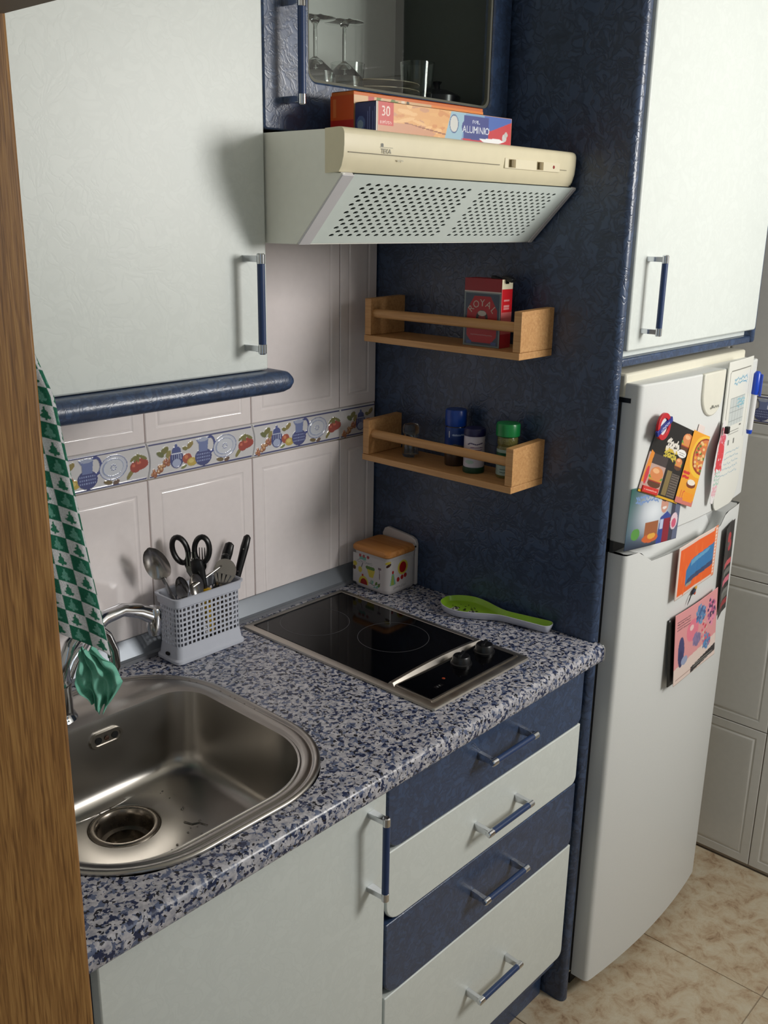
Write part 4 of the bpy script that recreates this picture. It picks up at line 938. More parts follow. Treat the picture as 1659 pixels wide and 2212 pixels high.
def f_knife(hl, hw=.0095, col=None, end=1.0):
    """handle up, blade down in the basket"""
    def fn(mb, L, t):
        mb.prism([(-.009, 0.004), (0, 0), (.008, .02), (.008, L-hl), (-.009, L-hl)], 1, 0, .0012); b_(mb, 'blade', CUT, t)
        z = L-hl; mb.tube([(0, 0, z-.002), (0, 0, z), (0, 0, z+hl*.3), (0, 0, z+hl*.75), (0, 0, z+hl*.95), (0, 0, z+hl)], [(hw*.6, .004), (hw*.8, .006), (hw*.85, .0068), (hw*end, .0075), (hw*end*.85, .006), (hw*.3, .002)], 14, (0, 1, 0)); o = b_(mb, 'handle', col or BLACKP, t)
        for zz in (.25, .7): 
            mb.tube([(0, -.0085, z+hl*zz), (0, -.0060, z+hl*zz)], .0016, 8); b_(mb, 'rivet', CUT, o)
    return fn
utensil('serving_spoon', 'large steel serving spoon leaning out of the left end of the basket', 'spoon', (-.566, -.060, FLc+.002), (-.6530, -.052, 1.117), f_spoon(.073, .0225))
def f_scissors(mb, L, t):
    for s in (-1, 1):
        mb.prism([(s*.001, .0), (s*.010, .03), (s*.008, L-.06), (-s*.003, L-.05)], 1, s*.001, s*.001+.0012); b_(mb, 'blade', CUT, t)
        cx = s*.0210; cz = L-.032; pts = []
        for a in np.linspace(0, 2*PI, 25)[:-1]:
            pts.append((cx+.0145*math.cos(a)+s*.003*math.sin(a), .0, cz+.026*math.sin(a)-.006*math.cos(a)*s*0))
        mb.tube(pts, [(.0052, .0062)]*24, 10, (0, 1, 0), closed=True); mb.tube([(s*.012, 0, L-.058), (s*.004, 0, L-.082), (-s*.001, 0, L-.10)], [(.006, .005), (.0065, .005), (.004, .003)], 10, (0, 1, 0)); b_(mb, 'finger_loop', BLACKP, t)
    mb.tube([(0, -.005, L-.092), (0, .005, L-.092)], .004, 12); b_(mb, 'pivot', CUT, t)
utensil('scissors', 'scissors with black loop handles upright in the cutlery basket', 'scissors', (-.545, -.058, FLc+.002), (-.5655, -.055, 1.124), f_scissors, -.1)
utensil('fork', 'steel fork standing tines up in front of the left scissor loop', 'fork', (-.560, -.070, FLc+.001), (-.5740, -.068, 1.094), f_fork(.055, .011))
utensil('fork', 'steel fork standing tines up in front of the right scissor loop', 'fork', (-.536, -.050, FLc+.001), (-.5380, -.052, 1.090), f_fork(.055, .010))
utensil('paring_knife', 'broad black handle slanting across the scissors in the basket', 'knife', (-.533, -.074, FLc+.0), (-.5660, -.074, 1.080), f_knife(.085, .013))
utensil('carving_knife', 'long black-handled knife leaning out of the right end of the basket', 'knife', (-.510, -.070, FLc+.001), (-.4200, -.050, 1.088), f_knife(.100, .0085))
utensil('kitchen_knife', 'knife with a rounded black pommel just left of the long knife', 'knife', (-.532, -.046, FLc+.001), (-.4590, -.043, 1.080), f_knife(.085, .0095, None, 1.1))
utensil('spatula', 'black handled tool with blunt end, shortest of the black handles at the right', 'spatula', (-.518, -.070, FLc+.001), (-.4840, -.060, 1.067), f_knife(.07, .011, None, .9))
def f_slot(mb, L, t):
    mb.tube([(0, 0, 0), (0, 0, L-.052)], [(.005, .0015), (.004, .0015)], 10, (0, 1, 0)); b_(mb, 'handle', CUT, t)
    z = L-.054
    head = [(-.004, z), (.004, z)]+[(.0215*math.cos(a), z+.032+.021*math.sin(a)) for a in np.linspace(-.9, PI+.9, 22)]
    ps = []
    # upper solid lobe with tapered slots cut towards the neck
    mb.prism([(.0215*math.cos(a), z+.030+.022*math.sin(a)) for a in np.linspace(0, PI, 15)]+[(-.0215, z+.022), (.0215, z+.022)], 1, 0, .0016)
    for k in range(5):
        c = -.0185+.00925*k; mb.prism([(c*.45-.0022, z), (c*.45+.0022, z), (c+.003, z+.0225), (c-.003, z+.0225)], 1, 0, .0016)
    mb.prism([(-.010, z-.001), (.010, z-.001), (.012, z+.005), (-.012, z+.005)], 1, 0, .0016)
    b_(mb, 'slotted_head', CUT, t)
utensil('slotted_spoon', 'round slotted steel server in front of the black knives in the basket', 'spoon', (-.545, -.078, FLc+.001), (-.4990, -.083, 1.067), f_slot)
utensil('teaspoon', 'small teaspoon low at the left corner of the basket', 'spoon', (-.560, -.078, FLc+.001), (-.6060, -.072, 1.040), f_spoon(.034, .010))
utensil('dessert_spoon', 'dessert spoon beside the teaspoon at the left of the basket', 'spoon', (-.556, -.066, FLc+.001), (-.5960, -.060, 1.048), f_spoon(.040, .012))
utensil('soup_spoon', 'steel spoon with bowl edge showing in front of the forks', 'spoon', (-.552, -.084, FLc+.001), (-.5790, -.084, 1.056), f_spoon(.048, .014), .6)
utensil('butter_knife', 'thin steel handle lying slanted across the basket opening', 'knife', (-.580, -.080, 1.030), (-.5160, -.080, 1.052), lambda mb, L, t: (mb.tube([(0, 0, 0), (0, 0, L*.5), (0, 0, L)], [(.0035, .0012), (.0025, .0012), (.0015, .001)], 10, (0, 1, 0)), b_(mb, 'handle', CUT, t)))
def f_peeler(mb, L, t):
    mb.tube([(0, 0, 0), (0, 0, L-.012), (0, 0, L)], [(.010, .005), (.012, .006), (.010, .005)], 12, (0, 1, 0)); o = b_(mb, 'handle', mat('yellow_plastic', (216, 170, 20), .35), t)
    mb.tube([(0, -.002, L-.02), (0, -.002, L-.016)], [(.0125, .0065)]*2, 12, (0, 1, 0)); b_(mb, 'band', BLACKP, o)
utensil('peeler', 'yellow plastic handle lying low in the middle of the basket', 'peeler', (-.545, -.078, FLc+.03), (-.5530, -.083, 1.019), f_peeler, .2)

# ---------------------------------------------------------------- mixer tap
TP = thing('tap', 'chrome mixer tap at the back corner of the sink', 'tap', (-.890, -.118, CT+.001))
bxp, byp = -.890, -.118
MB().lathe([(.0001, .0018), (.031, .0018), (.032, .004), (.030, .008), (.0265, .013), (.0255, .020), (.0255, .062), (.0270, .066), (.0270, .070), (.0250, .074), (.0250, .092), (.0235, .102), (.016, .110), (.0001, .112)], (bxp, byp, CT), 36).build('body', CHROME, TP, 0, 40)
sp_ = [(bxp+.012, byp+.010, CT+.052), (-.850, -.095, CT+.085), (-.810, -.085, CT+.118), (-.770, -.077, CT+.134), (-.730, -.072, CT+.136), (-.695, -.072, CT+.124), (-.672, -.073, CT+.110)]
MB().tube(sp_, [(.016, .018), (.016, .016), (.016, .014), (.0155, .0125), (.015, .012), (.0145, .013), (.0145, .015)], 16).build('spout', CHROME, TP, 0, 60)
MB().lathe([(.0001, -.034), (.0100, -.034), (.0110, -.030), (.0125, -.026), (.0145, -.018), (.0155, .012), (.013, .018), (.0001, .019)], (-.665, -.0745, CT+.104), 24).build('nozzle', CHROME, TP, 0, 40)
# loop lever: wide chrome arch from the cap reaching over towards the basin
lp = [(-.8980, -.150, .975), (-.8960, -.158, 1.005), (-.878, -.155, 1.034), (-.853, -.150, 1.050), (-.828, -.148, 1.046), (-.808, -.148, 1.025), (-.797, -.148, .995), (-.795, -.148, .965), (-.805, -.146, .942)]
MB().tube([(bxp, byp, CT+.105), (-.897, -.135, CT+.100)]+lp, [(.014, .012), (.013, .010)]+[(.010, .0055)]*3+[(.010, .006)]*3+[(.010, .006), (.009, .0055), (.006, .004)], 16, (.7, .7, 0)).build('lever', CHROME, TP, 0, 60)

# cleaning cloth hung over the lever
cl = Art(.10, .15, 60, (138, 214, 190)); rnd = np.random.RandomState(3)
for k in range(70): cl.ell(rnd.uniform(0, .1), rnd.uniform(0, .15), .012, .006, [(144, 218, 194), (130, 208, 184), (148, 220, 198)][k % 3], rnd.uniform(0, 180))
def clothfn(X, Y):
    u = X/.10*2-1; v = 1-Y/.15            # v 0 top .. 1 bottom
    wv = .010+.030*np.sin(np.clip(v*1.25, 0, 1)*PI/2)-.028*np.clip((v-.62)/.38, 0, 1)
    cxx = .010*np.sin(v*3)+.016*v
    off = u*wv+cxx
    fold = .010*np.sin(u*7+v*3)*(.4+v)*(1-.5*v)+.006*np.sin(u*13-v*5)+.004*np.sin(v*17+u*5)
    tip = -.020*np.clip(u, 0, 1)*np.clip((v-.5)*2, 0, 1)+.03*np.abs(u+.1)*v
    base = np.array([-.866, -.178, 1.028]); rx = np.array([.68, -.73, 0]); nx = np.array([-.72, -.68, 0])
    z = base[2]-v*.112+tip*.9+.004*np.sin(u*9)
    return base[0]+rx[0]*off+nx[0]*fold, base[1]+rx[1]*off+nx[1]*fold, z
co = cl.build('cleaning_cloth', None, clothfn, mt=CLOTHP, thick=.0008, origin=(-.84, -.178, .95)); tag(co, 'crumpled green cleaning cloth hanging over the tap lever', 'cloth')

# ---------------------------------------------------------------- towel on its hook
tw = Art(.24, .60, 170, (206, 208, 212), 420)
SQ = .0270
iu = np.floor(tw.X/SQ); iv = np.floor(tw.Y/SQ); fu = tw.X/SQ-iu; fv = tw.Y/SQ-iv
dark = ((iu+iv) % 2 == 0)
tw.put(dark, (16, 98, 74))
tri = np.abs(fu-.5) < np.where(fv < .18, .05, (.92-fv)*.42*(.72+.28*((fv*4) % 1 < .5)))
tri &= (fv > .08) & (fv < .9)
tw.put(dark & tri, (92, 150, 134)); tw.put((~dark) & tri, (34, 110, 84))
nz_ = np.random.RandomState(1).uniform(.82, 1.12, tw.C.shape[:2])[..., None]; tw.C = np.clip(tw.C*nz_, 0, 1)
def towelfn(X, Y):
    u = X/.24; v = 1-Y/.60                # u 0 at wall side, 1 at free edge; v 0 top, 1 bottom
    xr = np.interp(v, [0, .195, .3, .56, .78, 1], [-1.09, -1.051, -1.031, -1.012, -.996, -.979])
    xl = -1.190+.03*v
    x = xl+(xr-xl)*u
    zt = 1.640; zb = 1.136+(1-u)*.17
    z = zt+(zb-zt)*v+.006*np.sin(u*9)*v
    y = -.450+.022*np.sin((u-1)*10.5+v*.3)*(.25+.75*v)+.007*np.sin((u-1)*23+v*.8)
    return x, y, z
to = tw.build('dish_towel', None, towelfn, mt=CLOTHP, thick=.0016, origin=(-1.13, -.45, 1.64)); tag(to, 'green and white checked dish towel hanging beside the door frame', 'towel')
hk = thing('towel_hook', 'small chrome hook on the left wall holding the checked towel', 'hook', (-1.205, -.45, 1.66))
MB().box(-1.2045, -1.200, -.462, -.438, 1.63, 1.69).build('plate', CHROME, hk, .001)
MB().tube([(-1.20, -.45, 1.655), (-1.175, -.45, 1.645), (-1.140, -.45, 1.640), (-1.128, -.45, 1.655)], .003, 10, (0, 1, 0)).build('prong', CHROME, hk)

# ---------------------------------------------------------------- cabinet over the fridge
fc = thing('fridge_cabinet', 'tall white cabinet with blue surround above the fridge', 'cabinet', (.33, -.3, 1.43))
cx0 = PX+.0275; cx1 = .640
MB().box(cx0, cx1-.018, -.578, .004, 1.452, 2.40).build('carcass', WHITE, fc)
MB().box(cx1-.018, cx1, -.598, .004, 1.436, 2.40).build('side_panel', BLUE, fc, .006, label='blue right side panel')
MB().box(cx0, cx1-.0185, -.594, .004, 1.436, 1.4515).build('bottom_board', BLUE, fc, .003, label='blue bottom board')
MB().box(cx0, cx0+.003, -.585, -.578, 1.452, 2.40).build('edge_seal', mat('seal_dark', (60, 60, 56), .7), fc)  # thin dark grey strip between carcass and door, left edge
dfc = rdoor('door', .0225+.012, .624, 1.4662, 2.39, -.602, .02, WHITE, fc, (.004, .004, .004, .008))
handle(dfc, (.0840, -.602, 1.5665), True, .130)

# ---------------------------------------------------------------- fridge
FR = thing('fridge', 'white two-door fridge freezer standing right of the tall blue panel', 'fridge', (.32, -.3, 0))
fx0, fx1 = .046, .590
MB().box(fx0, fx1, -.585, -.06, .045, 1.375).build('body', FRIDGEC, FR, .004)
MB().box(fx0-.002, fx1+.002, -.600, -.06, 1.378, 1.424).build('top_cover', FRIDGEC, FR, .005, label='cream top cover')
def curve_y(x, e=.0): 
    u_ = (x-(fx0+fx1)/2)/((fx1-fx0)/2); return -.652+.020*u_*u_
def door_poly(x0=fx0, x1=fx1):
    P_ = [(x1, -.592)]; P_ = [(x0, -.592), (x0, -.622)]
    P_ += [(x0+.010-.010*math.cos(a), -.622-.011*math.sin(a)) for a in np.linspace(.2, PI/2, 5)]
    P_ += [(x, curve_y(x)) for x in np.linspace(x0+.016, x1-.016, 22)]
    P_ += [(x1-.010+.010*math.sin(a), -.622-.011*math.cos(a)) for a in np.linspace(0, PI/2-.2, 5)]
    return P_+[(x1, -.622), (x1, -.592)]
DP = door_poly()
ud = MB().prism(DP, 2, 1.094, 1.407).build('upper_door', FRIDGE, FR, .003, 35)
# lower door with scooped grip along its top edge
ld = MB(); n = len(DP)
ZT = 1.070
def scoop(x, y):
    if y > -.600: return ZT
    t_ = (x-.085)/(.49-.085)
    if t_ < 0 or t_ > 1: return ZT
    s = min(1, min(t_, 1-t_)/.13); s = s*s*(3-2*s); return ZT-.028*s
R = [[(x, y, .052) for x, y in DP], [(x, y, 1.02) for x, y in DP], [(x, y, scoop(x, y)) for x, y in DP]]
ld.rings(R, True, True, False)
# inner lip of the scoop
xsI = np.linspace(fx0+.012, fx1-.012, 40)
vs = []; 
for x in xsI:
    yo = curve_y(x)+.001 if fx0+.016 < x < fx1-.016 else -.628
    zf = scoop(x, -.64); vs += [(x, yo, zf), (x, yo+.008, zf-.001), (x, -.612, zf-.022 if zf < ZT-.001 else ZT), (x, -.596, ZT)]
ld.add(vs, [(i*4+k, (i+1)*4+k, (i+1)*4+k+1, i*4+k+1) for i in range(39) for k in range(3)])
ldo = ld.build('lower_door', FRIDGE, FR, 0, 35)
MB().box(fx0+.004, fx1-.004, -.600, -.585, 1.068, 1.096).box(fx0+.004, fx1-.004, -.592, -.585, .055, 1.40).build('door_gasket', RUBBER, FR)
MB().box(fx0+.02, fx1-.02, -.58, -.10, .004, .045).build('base', DARK, FR, label='dark recessed base')
MB().box(fx0-.001, fx0+.03, -.612, -.5, 1.370, 1.379).build('top_hinge', BLACKP, FR)
# oval maker plate hanging from the top edge
ov_ = MB()
Pq = [(.262, 1.4075)]+[(.3125-.050*math.cos(a), 1.368-.052*math.sin(a)) for a in np.linspace(0, PI, 15)]+[(.363, 1.4075)]
ov_.prism(Pq, 1, -.6565, -.645).build('maker_plate', mat('plate_cream', (226, 224, 210), .3), ud, .003)
f = Art(.05, .014, 60, (226, 224, 210)); f.scribble(.006, .044, .007, (120, 120, 110), .0022, 1, .003, 4, 1); f.ell(.014, .009, .004, .003, (110, 110, 104)); f.build('maker_name', ud, **f.ink(), M=frame((.322, -.6574, 1.3345), (1, 0, -.0), (0, 0, 1)))
# -- papers and magnets, placed on the curved doors
def on_door(cx, cz, w_, h_, rot=0, lift=.0012, curl=None):
    ca, sa = math.cos(math.radians(rot)), math.sin(math.radians(rot))
    def fn(X, Y):
        a = X-w_/2; b = Y-h_/2; x = cx+a*ca-b*sa; z = cz+a*sa+b*ca
        u_ = (x-(fx0+fx1)/2)/((fx1-fx0)/2); y = -.652+.020*u_*u_-lift
        if curl: y = y-curl(X/w_, Y/h_)
        return x, y, z
    return fn
def paper(name, label, cat, art, cx, cz, rot=0, lift=.0012, curl=None, thick=.0004, mask=None, mt=None):
    o = art.build(name, None, on_door(cx, cz, art.w, art.h, rot, lift, curl), thick=thick, origin=(cx, -.655, cz), mask=mask, mt=mt); return tag(o, label, cat)
# poster with man and burger box
f = Art(.185, .125, 130, (60, 84, 110)); rnd = random.Random(6)
glow = np.exp(-(((f.X-.085)/.06)**2+((f.Y-.07)/.045)**2))[..., None]; f.C = f.C*(1-glow)+np.array(lin((226, 232, 238)))*glow
gg = np.clip(1-(f.X/.05), 0, 1)[..., None]*np.clip(f.Y/.12, 0, 1)[..., None]; f.C = f.C*(1-gg*.8)+np.array(lin((40, 104, 84)))*gg*.8
dk = np.clip(1-f.Y/.030, 0, 1)[..., None]; f.C = f.C*(1-dk*.8)+np.array(lin((24, 26, 48)))*dk*.8
f.poly([(.105, 0), (.112, .055), (.135, .065), (.150, .055), (.150, 0)], (52, 72, 150)); f.rect(.125, .0, .150, .05, (140, 30, 50)); f.rect(.112, .03, .124, .05, (190, 200, 226)); f.ell(.122, .082, .014, .019, (206, 150, 130)); f.ell(.122, .096, .015, .009, (56, 40, 36)); f.ell(.122, .074, .008, .003, (236, 226, 220))
f.rect(.06, .018, .105, .050, (160, 96, 60)); f.ell(.082, .016, .028, .009, (206, 100, 50)); f.ell(.086, .020, .014, .006, (226, 170, 70)); f.rect(.150, 0, .185, .125, (96, 104, 130)); f.rect(.150, 0, .165, .10, (60, 62, 80)); f.ell(.166, .040, .014, .018, (226, 200, 210)); f.ell(.166, .036, .009, .010, (206, 90, 120)); f.ell(.030, .030, .014, .012, (90, 150, 70)); f.ell(.157, .108, .008, .008, (24, 24, 30))
f.scribble(.02, .10, .105, (120, 150, 200), .0035, 2, .010, 7, 2)
paper('promo_postcard', 'postcard with a man in a red and blue shirt below the black flyer', 'postcard', f, .131, 1.1400, -3.5, .0012)
# black takeaway menu
f = Art(.155, .150, 150, (34, 30, 30)); 
f.rect(.0, .085, .155, .150, (26, 24, 24)); f.rect(.05, .092, .10, .098, (206, 176, 60)); f.scribble(.052, .10, .110, (226, 220, 210), .004, 2, .010, 5, 2); f.scribble(.052, .10, .088, (206, 186, 70), .003, 2, .006, 5, 2)
def burger(a, x, y, r):
    a.ell(x, y-r*.55, r, r*.35, (96, 60, 40)); a.rect(x-r, y-r*.35, x+r, y-r*.1, (206, 150, 60)); a.rect(x-r*1.05, y-r*.12, x+r*1.05, y+r*.1, (90, 150, 66)); a.rect(x-r, y-r*.4, x+r, y-r*.3, (170, 50, 50)); a.ell(x, y+r*.3, r, r*.55, (216, 136, 84)); a.ell(x-r*.2, y+r*.5, r*.5, r*.2, (236, 180, 130))
f.rect(.0, .006, .072, .080, (190, 160, 150)); f.rect(.012, .060, .072, .080, (70, 60, 60)); f.poly([(.0, .02), (.016, .02), (.018, .08), (.006, .084)], (226, 140, 50)); f.ell(.012, .035, .006, .018, (206, 60, 70)); burger(f, .046, .036, .024)
burger(f, .128, .122, .022); f.ell(.118, .098, .019, .008, (236, 234, 230)); f.scribble(.106, .130, .099, (120, 110, 110), .0014, 2, .004, 4); burger(f, .116, .076, .014)
f.rect(.082, .008, .100, .058, (130, 112, 70)); f.rect(.102, .008, .135, .055, (110, 100, 92)); f.scribble(.104, .132, .052, (60, 50, 46), .002, 9, .005, 9); f.rect(.0, .0, .155, .005, (220, 170, 40)); 
paper('black_menu_flyer', 'black takeaway flyer with burgers held by the round red magnet', 'flyer', f, .157, 1.246, -20, .0030)
# orange pizza menu, right hand
f = Art(.066, .150, 80, (232, 160, 46)); f.ell(.060, .104, .046, .044, (236, 190, 60)); f.ell(.064, .106, .040, .038, (150, 60, 36)); f.ell(.065, .107, .036, .034, (206, 120, 70)); rnd = random.Random(9)
for k in range(30): f.ell(.064+rnd.uniform(-.03, .0), .106+rnd.uniform(-.03, .03), .004, .003, rnd.choice([(226, 190, 130), (100, 120, 50), (186, 50, 40), (230, 160, 60)]))
f.ell(.044, .044, .016, .008, (120, 60, 40)); f.ell(.044, .048, .013, .006, (236, 226, 210)); f.text('10', .022, .018, .026, (216, 70, 60)); f.rect(.0, .0, .066, .012, (206, 120, 110)); f.scribble(.004, .030, .064, (206, 50, 50), .005, 2, .009, 3); f.rect(.030, .008, .062, .026, (236, 150, 40))
paper('pizza_menu_flyer', 'orange pizza menu flyer overlapping the right side of the black flyer', 'flyer', f, .247, 1.216, -20, .0046, lambda u, v: .010*np.clip(u-.5, 0, 1)*1.2)
f = Art(.030, .045, 30, (226, 212, 206)); f.scribble(.005, .025, .03, (226, 190, 186), .001, 3, .006, 2); paper('paper_slip', 'small pinkish paper slip above the orange pizza menu', 'paper', f, .272, 1.2800, -20, .0020)
# round red magnet with blue bar
mg = thing('round_magnet', 'red ring fridge magnet crossed by a blue bar on the black flyer', 'magnet', (.096, -.650, 1.332))
Mg = frame((.100, -.6535, 1.3250), (1, 0, 0), (0, 0, 1)) @ Matrix.Rotation(.38, 4, 'Z')
def annulus(r0, r1, z0_, z1_, n=40):
    mb = MB(); mb.M = Mg; mb.rings([[(r*math.cos(a), r*math.sin(a), z) for a in np.linspace(0, 2*PI, n+1)[:-1]] for r, z in ((r1, z0_), (r1, z1_), (r0, z1_), (r0, z0_))], True, False, False); return mb
annulus(.0165, .0262, 0, .005).build('ring', mat('magnet_red', (196, 28, 42), .3), mg, .0006)
m_ = MB(); m_.M = Mg; m_.lathe([(.0167, .0005), (.0167, .002), (.0001, .002)], n=32).build('disc', mat('magnet_white', (226, 224, 224), .4), mg)
m_ = MB(); m_.M = Mg; m_.box(-.031, .031, -.0052, .0052, .0016, .0066).build('bar', mat('magnet_blue', (34, 48, 140), .3), mg, .0006)
f = Art(.046, .007, 90, (34, 48, 140)); f.text('LONDON', .023, .0035, .0078, (216, 220, 236)); f.build('lettering', mg, M=Mg @ Matrix.Translation((0, 0, .0070)))
# red long magnet on lower edge of the burger flyer
f = Art(.056, .013, 40, (206, 52, 46)); f.scribble(.006, .05, .007, (236, 180, 170), .0015, 1, .003, 2); paper('bar_magnet', 'long red bar magnet at the bottom of the black burger flyer', 'magnet', f, .096, 1.197, -19, .0060, thick=.003)
# whiteboard sheet with notes
f = Art(.150, .325, 130, (222, 222, 214)); f.rect(.0, .0, .150, .325, (222, 222, 214))
f.line([(.018, .305), (.136, .305), (.136, .15)], .0018, (120, 118, 110)); f.line([(.018, .305), (.012, .30), (.012, .19)], .0018, (120, 118, 110)); f.rect(.03, .185, .118, .245, (196, 202, 200)); 
for k in range(7): f.line([(.03, .185+k*.010), (.118, .185+k*.010)], .0008, (130, 140, 140))
for k in range(6): f.line([(.03+k*.0176, .185), (.03+k*.0176, .245)], .0008, (130, 140, 140))
f.scribble(.04, .12, .285, (90, 160, 190), .0025, 2, .009, 4, 2); f.scribble(.07, .118, .238, (100, 176, 196), .002, 3, .007, 5, 2); f.line([(.018, .172), (.10, .172)], .0016, (60, 60, 60)); f.line([(.018, .166), (.10, .166)], .0012, (100, 100, 100)); f.rect(.04, .142, .048, .154, (120, 120, 116)); f.rect(.072, .142, .080, .154, (120, 120, 116)); f.scribble(.02, .12, .125, (150, 176, 190), .0018, 5, .012, 6, 2); f.rect(.10, .178, .112, .182, (90, 90, 90))
rx_ = .02
cm = ~(((f.X < rx_) & (f.Y < .03) & (((f.X-rx_)/rx_)**2+((f.Y-.03)/.03)**2 > 1)) | ((f.X > .15-.05) & (f.Y < .06) & (((f.X-.10)/.05)**2+((f.Y-.06)/.06)**2 > 1)))
paper('notice_board', 'white memo board with rounded corners at the right of the upper fridge door', 'memo board', f, .448, 1.258, 0, .006, None, .003, cm)
pn = thing('marker_pen', 'white marker pen with blue cap clipped beside the memo board', 'marker', (.536, -.655, 1.24))
MB().tube([(.5345, -.652, 1.254), (.5355, -.653, 1.335)], [.0062, .0065], 14, (0, 1, 0)).build('barrel', mat('pen_white', (222, 222, 222), .35), pn)
MB().tube([(.5355, -.653, 1.335), (.536, -.654, 1.345), (.5370, -.654, 1.380), (.5372, -.654, 1.386)], [.0076, .0082, .0082, .004], 14, (0, 1, 0)).box(.5345, .5385, -.6665, -.662, 1.332, 1.380).build('cap', mat('pen_blue', (26, 70, 190), .3), pn)
MB().tube([(.5344, -.652, 1.246), (.5345, -.652, 1.255)], [.0055, .0068], 14, (0, 1, 0)).build('end_plug', MATS['pen_blue'], pn)
# handwritten card with red writing, clipped
f = Art(.085, .19, 80, (226, 222, 222)); 
f.ell(.045, .152, .020, .018, (222, 130, 146)); f.ell(.045, .152, .014, .012, (230, 206, 208)); f.scribble(.026, .070, .150, (206, 90, 110), .004, 2, .010, 2, 3); f.scribble(.030, .068, .128, (214, 60, 70), .006, 5, .011, 5, 3); f.scribble(.036, .066, .072, (150, 190, 170), .002, 4, .008, 3, 2); f.scribble(.035, .060, .040, (222, 170, 180), .003, 3, .008, 3, 2)
tap_ = f.pmask([(.004, .135), (.052, .188), (.080, .150), (.078, .085), (.050, .003), (.036, .006), (.016, .070)])
paper('handwritten_card', 'white pointed card with red handwriting under a black magnet', 'card', f, .3520, 1.212, -4, .012, lambda u, v: .034*np.clip(.5-u, 0, 1)*v, mask=tap_)
bmg = MB().box(.355, .365, -.6775, -.6690, 1.275, 1.290); tag(bmg.build('square_magnet', BLACKP, None, .001, origin=(.357, -.669, 1.296)), 'small black square magnet on the red-written card', 'magnet')
# orange spiral notebook on the lower door
f = Art(.205, .118, 120, (236, 96, 24)); rnd = random.Random(11)
f.put((f.X < .008) | (f.Y > .111) | (f.Y < .006), (226, 206, 196)); 
for k in range(18): f.ell(rnd.uniform(.01, .19), rnd.uniform(.01, .11), .01, .004, (240, 110, 40), 90)
f.poly([(.045, .022), (.190, .030), (.190, .082), (.070, .074), (.045, .055)], (44, 118, 176)); f.poly([(.045, .022), (.190, .030), (.190, .042), (.06, .034)], (52, 70, 110)); f.poly([(.07, .060), (.16, .070), (.17, .078), (.07, .072)], (96, 160, 200)); f.rect(.05, .016, .08, .024, (150, 150, 140))
for k in range(14): f.ell(.197, .010+k*.0078, .0028, .0022, (246, 226, 220)); 
f.rect(.190, .0, .205, .118, (236, 150, 110))
for k in range(14): f.ell(.197, .010+k*.0078, .004, .0026, (240, 232, 226))
nb_ = paper('orange_notebook', 'orange booklet with a blue slanted block near the top of the lower fridge door', 'booklet', f, .3200, .9960, 1, .006, lambda u, v: .008*np.clip(1-u*2, 0, 1), .0016)
# black and red flyer
f = Art(.080, .225, 60, (38, 34, 36)); f.ell(.045, .19, .016, .012, (180, 50, 56)); f.ell(.055, .168, .012, .014, (170, 50, 60)); f.ell(.045, .172, .010, .006, (90, 90, 90))
for z_, c in ((.118, (200, 84, 92)), (.096, (110, 110, 106)), (.074, (214, 110, 130)), (.045, (120, 120, 116)), (.034, (100, 100, 96)), (.016, (150, 36, 44))): f.rect(.020, z_, .078, z_+.014, c)
paper('black_red_flyer', 'black flyer with red and pink bands at the right edge of the lower fridge door', 'flyer', f, .508, .928, 3, .005, lambda u, v: .012*np.clip(.6-u, 0, 1))
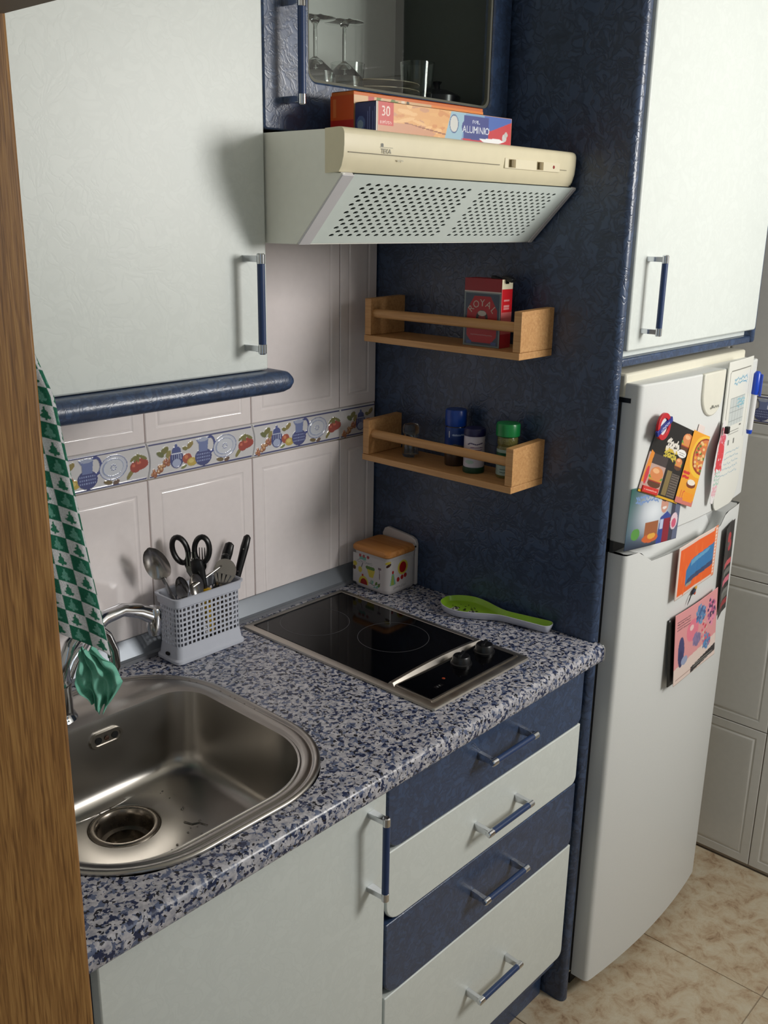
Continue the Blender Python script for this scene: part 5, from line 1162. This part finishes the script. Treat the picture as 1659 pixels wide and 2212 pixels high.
# pink comic flyer with its black backing
f = Art(.215, .165, 130, (222, 150, 152)); rnd = random.Random(12)
f.rect(0, 0, .215, .038, (226, 206, 196)); f.poly([(.0, .038), (.215, .055), (.215, .0), (0, 0)], (226, 206, 196)); f.ell(.085, .105, .030, .026, (226, 120, 140)); f.ell(.080, .112, .009, .007, (236, 200, 196)); f.scribble(.010, .070, .145, (90, 60, 70), .0018, 4, .006, 7)
f.ell(.032, .070, .015, .036, (62, 64, 112)); f.ell(.030, .055, .010, .02, (50, 50, 96)); f.ell(.05, .045, .016, .010, (150, 160, 190))
for k in range(60):
    a, q = rnd.uniform(0, 6.28), rnd.uniform(0, 1); f.ell(.125+.026*q*math.cos(a), .130+.024*q*math.sin(a), .005, .004, rnd.choice([(84, 128, 176), (60, 90, 140), (110, 150, 190)]))
    f.ell(.185+.026*q*math.cos(a), .118+.036*q*math.sin(a), .005, .004, rnd.choice([(190, 80, 130), (150, 80, 130), (226, 140, 170), (70, 50, 90)]))
    f.ell(.165+.022*q*math.cos(a), .052+.020*q*math.sin(a), .004, .004, rnd.choice([(84, 140, 190), (70, 110, 160), (206, 90, 110)]))
    f.ell(.110+.02*q*math.cos(a), .075+.016*q*math.sin(a), .005, .004, rnd.choice([(120, 110, 150), (140, 120, 160)]))
    f.ell(.148+.012*q*math.cos(a), .082+.022*q*math.sin(a), .005, .004, rnd.choice([(206, 190, 170), (226, 140, 150), (206, 70, 90)]))
f.poly([(.085, .0), (.215, .012), (.215, .030), (.085, .014)], (40, 36, 38)); f.scribble(.10, .20, .015, (150, 146, 140), .0018, 2, .005, 4); f.scribble(.010, .09, .010, (160, 120, 110), .002, 1, .004, 4)
paper('pink_comic_flyer', 'pink illustrated flyer hanging on the lower fridge door', 'flyer', f, .3450, .8170, 1.5, .012, lambda u, v: -.004*np.sin(u*3)*(1-v)+.012*np.clip(1-v, 0, 1)*.8, .0008)
f = Art(.16, .155, 20, (40, 40, 38)); paper('black_folder', 'black folder behind the pink flyer on the fridge', 'folder', f, .306, .812, 2, .0040, lambda u, v: .010*(1-v), .002)
# insect magnet
ib = thing('insect_magnet', 'tiny insect-shaped magnet above the pink flyer', 'magnet', (.326, -.655, .926))
m_ = MB(); m_.M = frame((.326, -.6555, .926), (1, 0, .4), (0, 0, 1)); m_.rings([[(r*1.6*math.cos(a), r*.8*math.sin(a), z) for a in np.linspace(0, 2*PI, 13)[:-1]] for r, z in ((.006, 0), (.006, .002), (.003, .0035))]).build('body', mat('insect_dark', (44, 48, 66), .4), ib)
m_ = MB(); m_.M = frame((.334, -.6555, .933), (1, 0, .4), (0, 0, 1)); m_.lathe([(.0055, 0), (.005, .002), (.0001, .003)], n=14).build('wing', mat('insect_yellow', (216, 166, 60), .4), ib)
m_ = MB(); m_.M = frame((.331, -.6555, .921), (1, 0, .4), (0, 0, 1)); m_.lathe([(.004, 0), (.004, .002), (.0001, .003)], n=14).build('wing', mat('insect_red', (206, 90, 60), .4), ib)
lg = MB()
for k in range(4): lg.tube([(.322-.002*k, -.656, .924), (.312-.003*k, -.658, .922-.003*k), (.308-.003*k, -.657, .910-.003*k)], .0005, 5, (0, 1, 0))
lg.build('legs', DARK, ib)
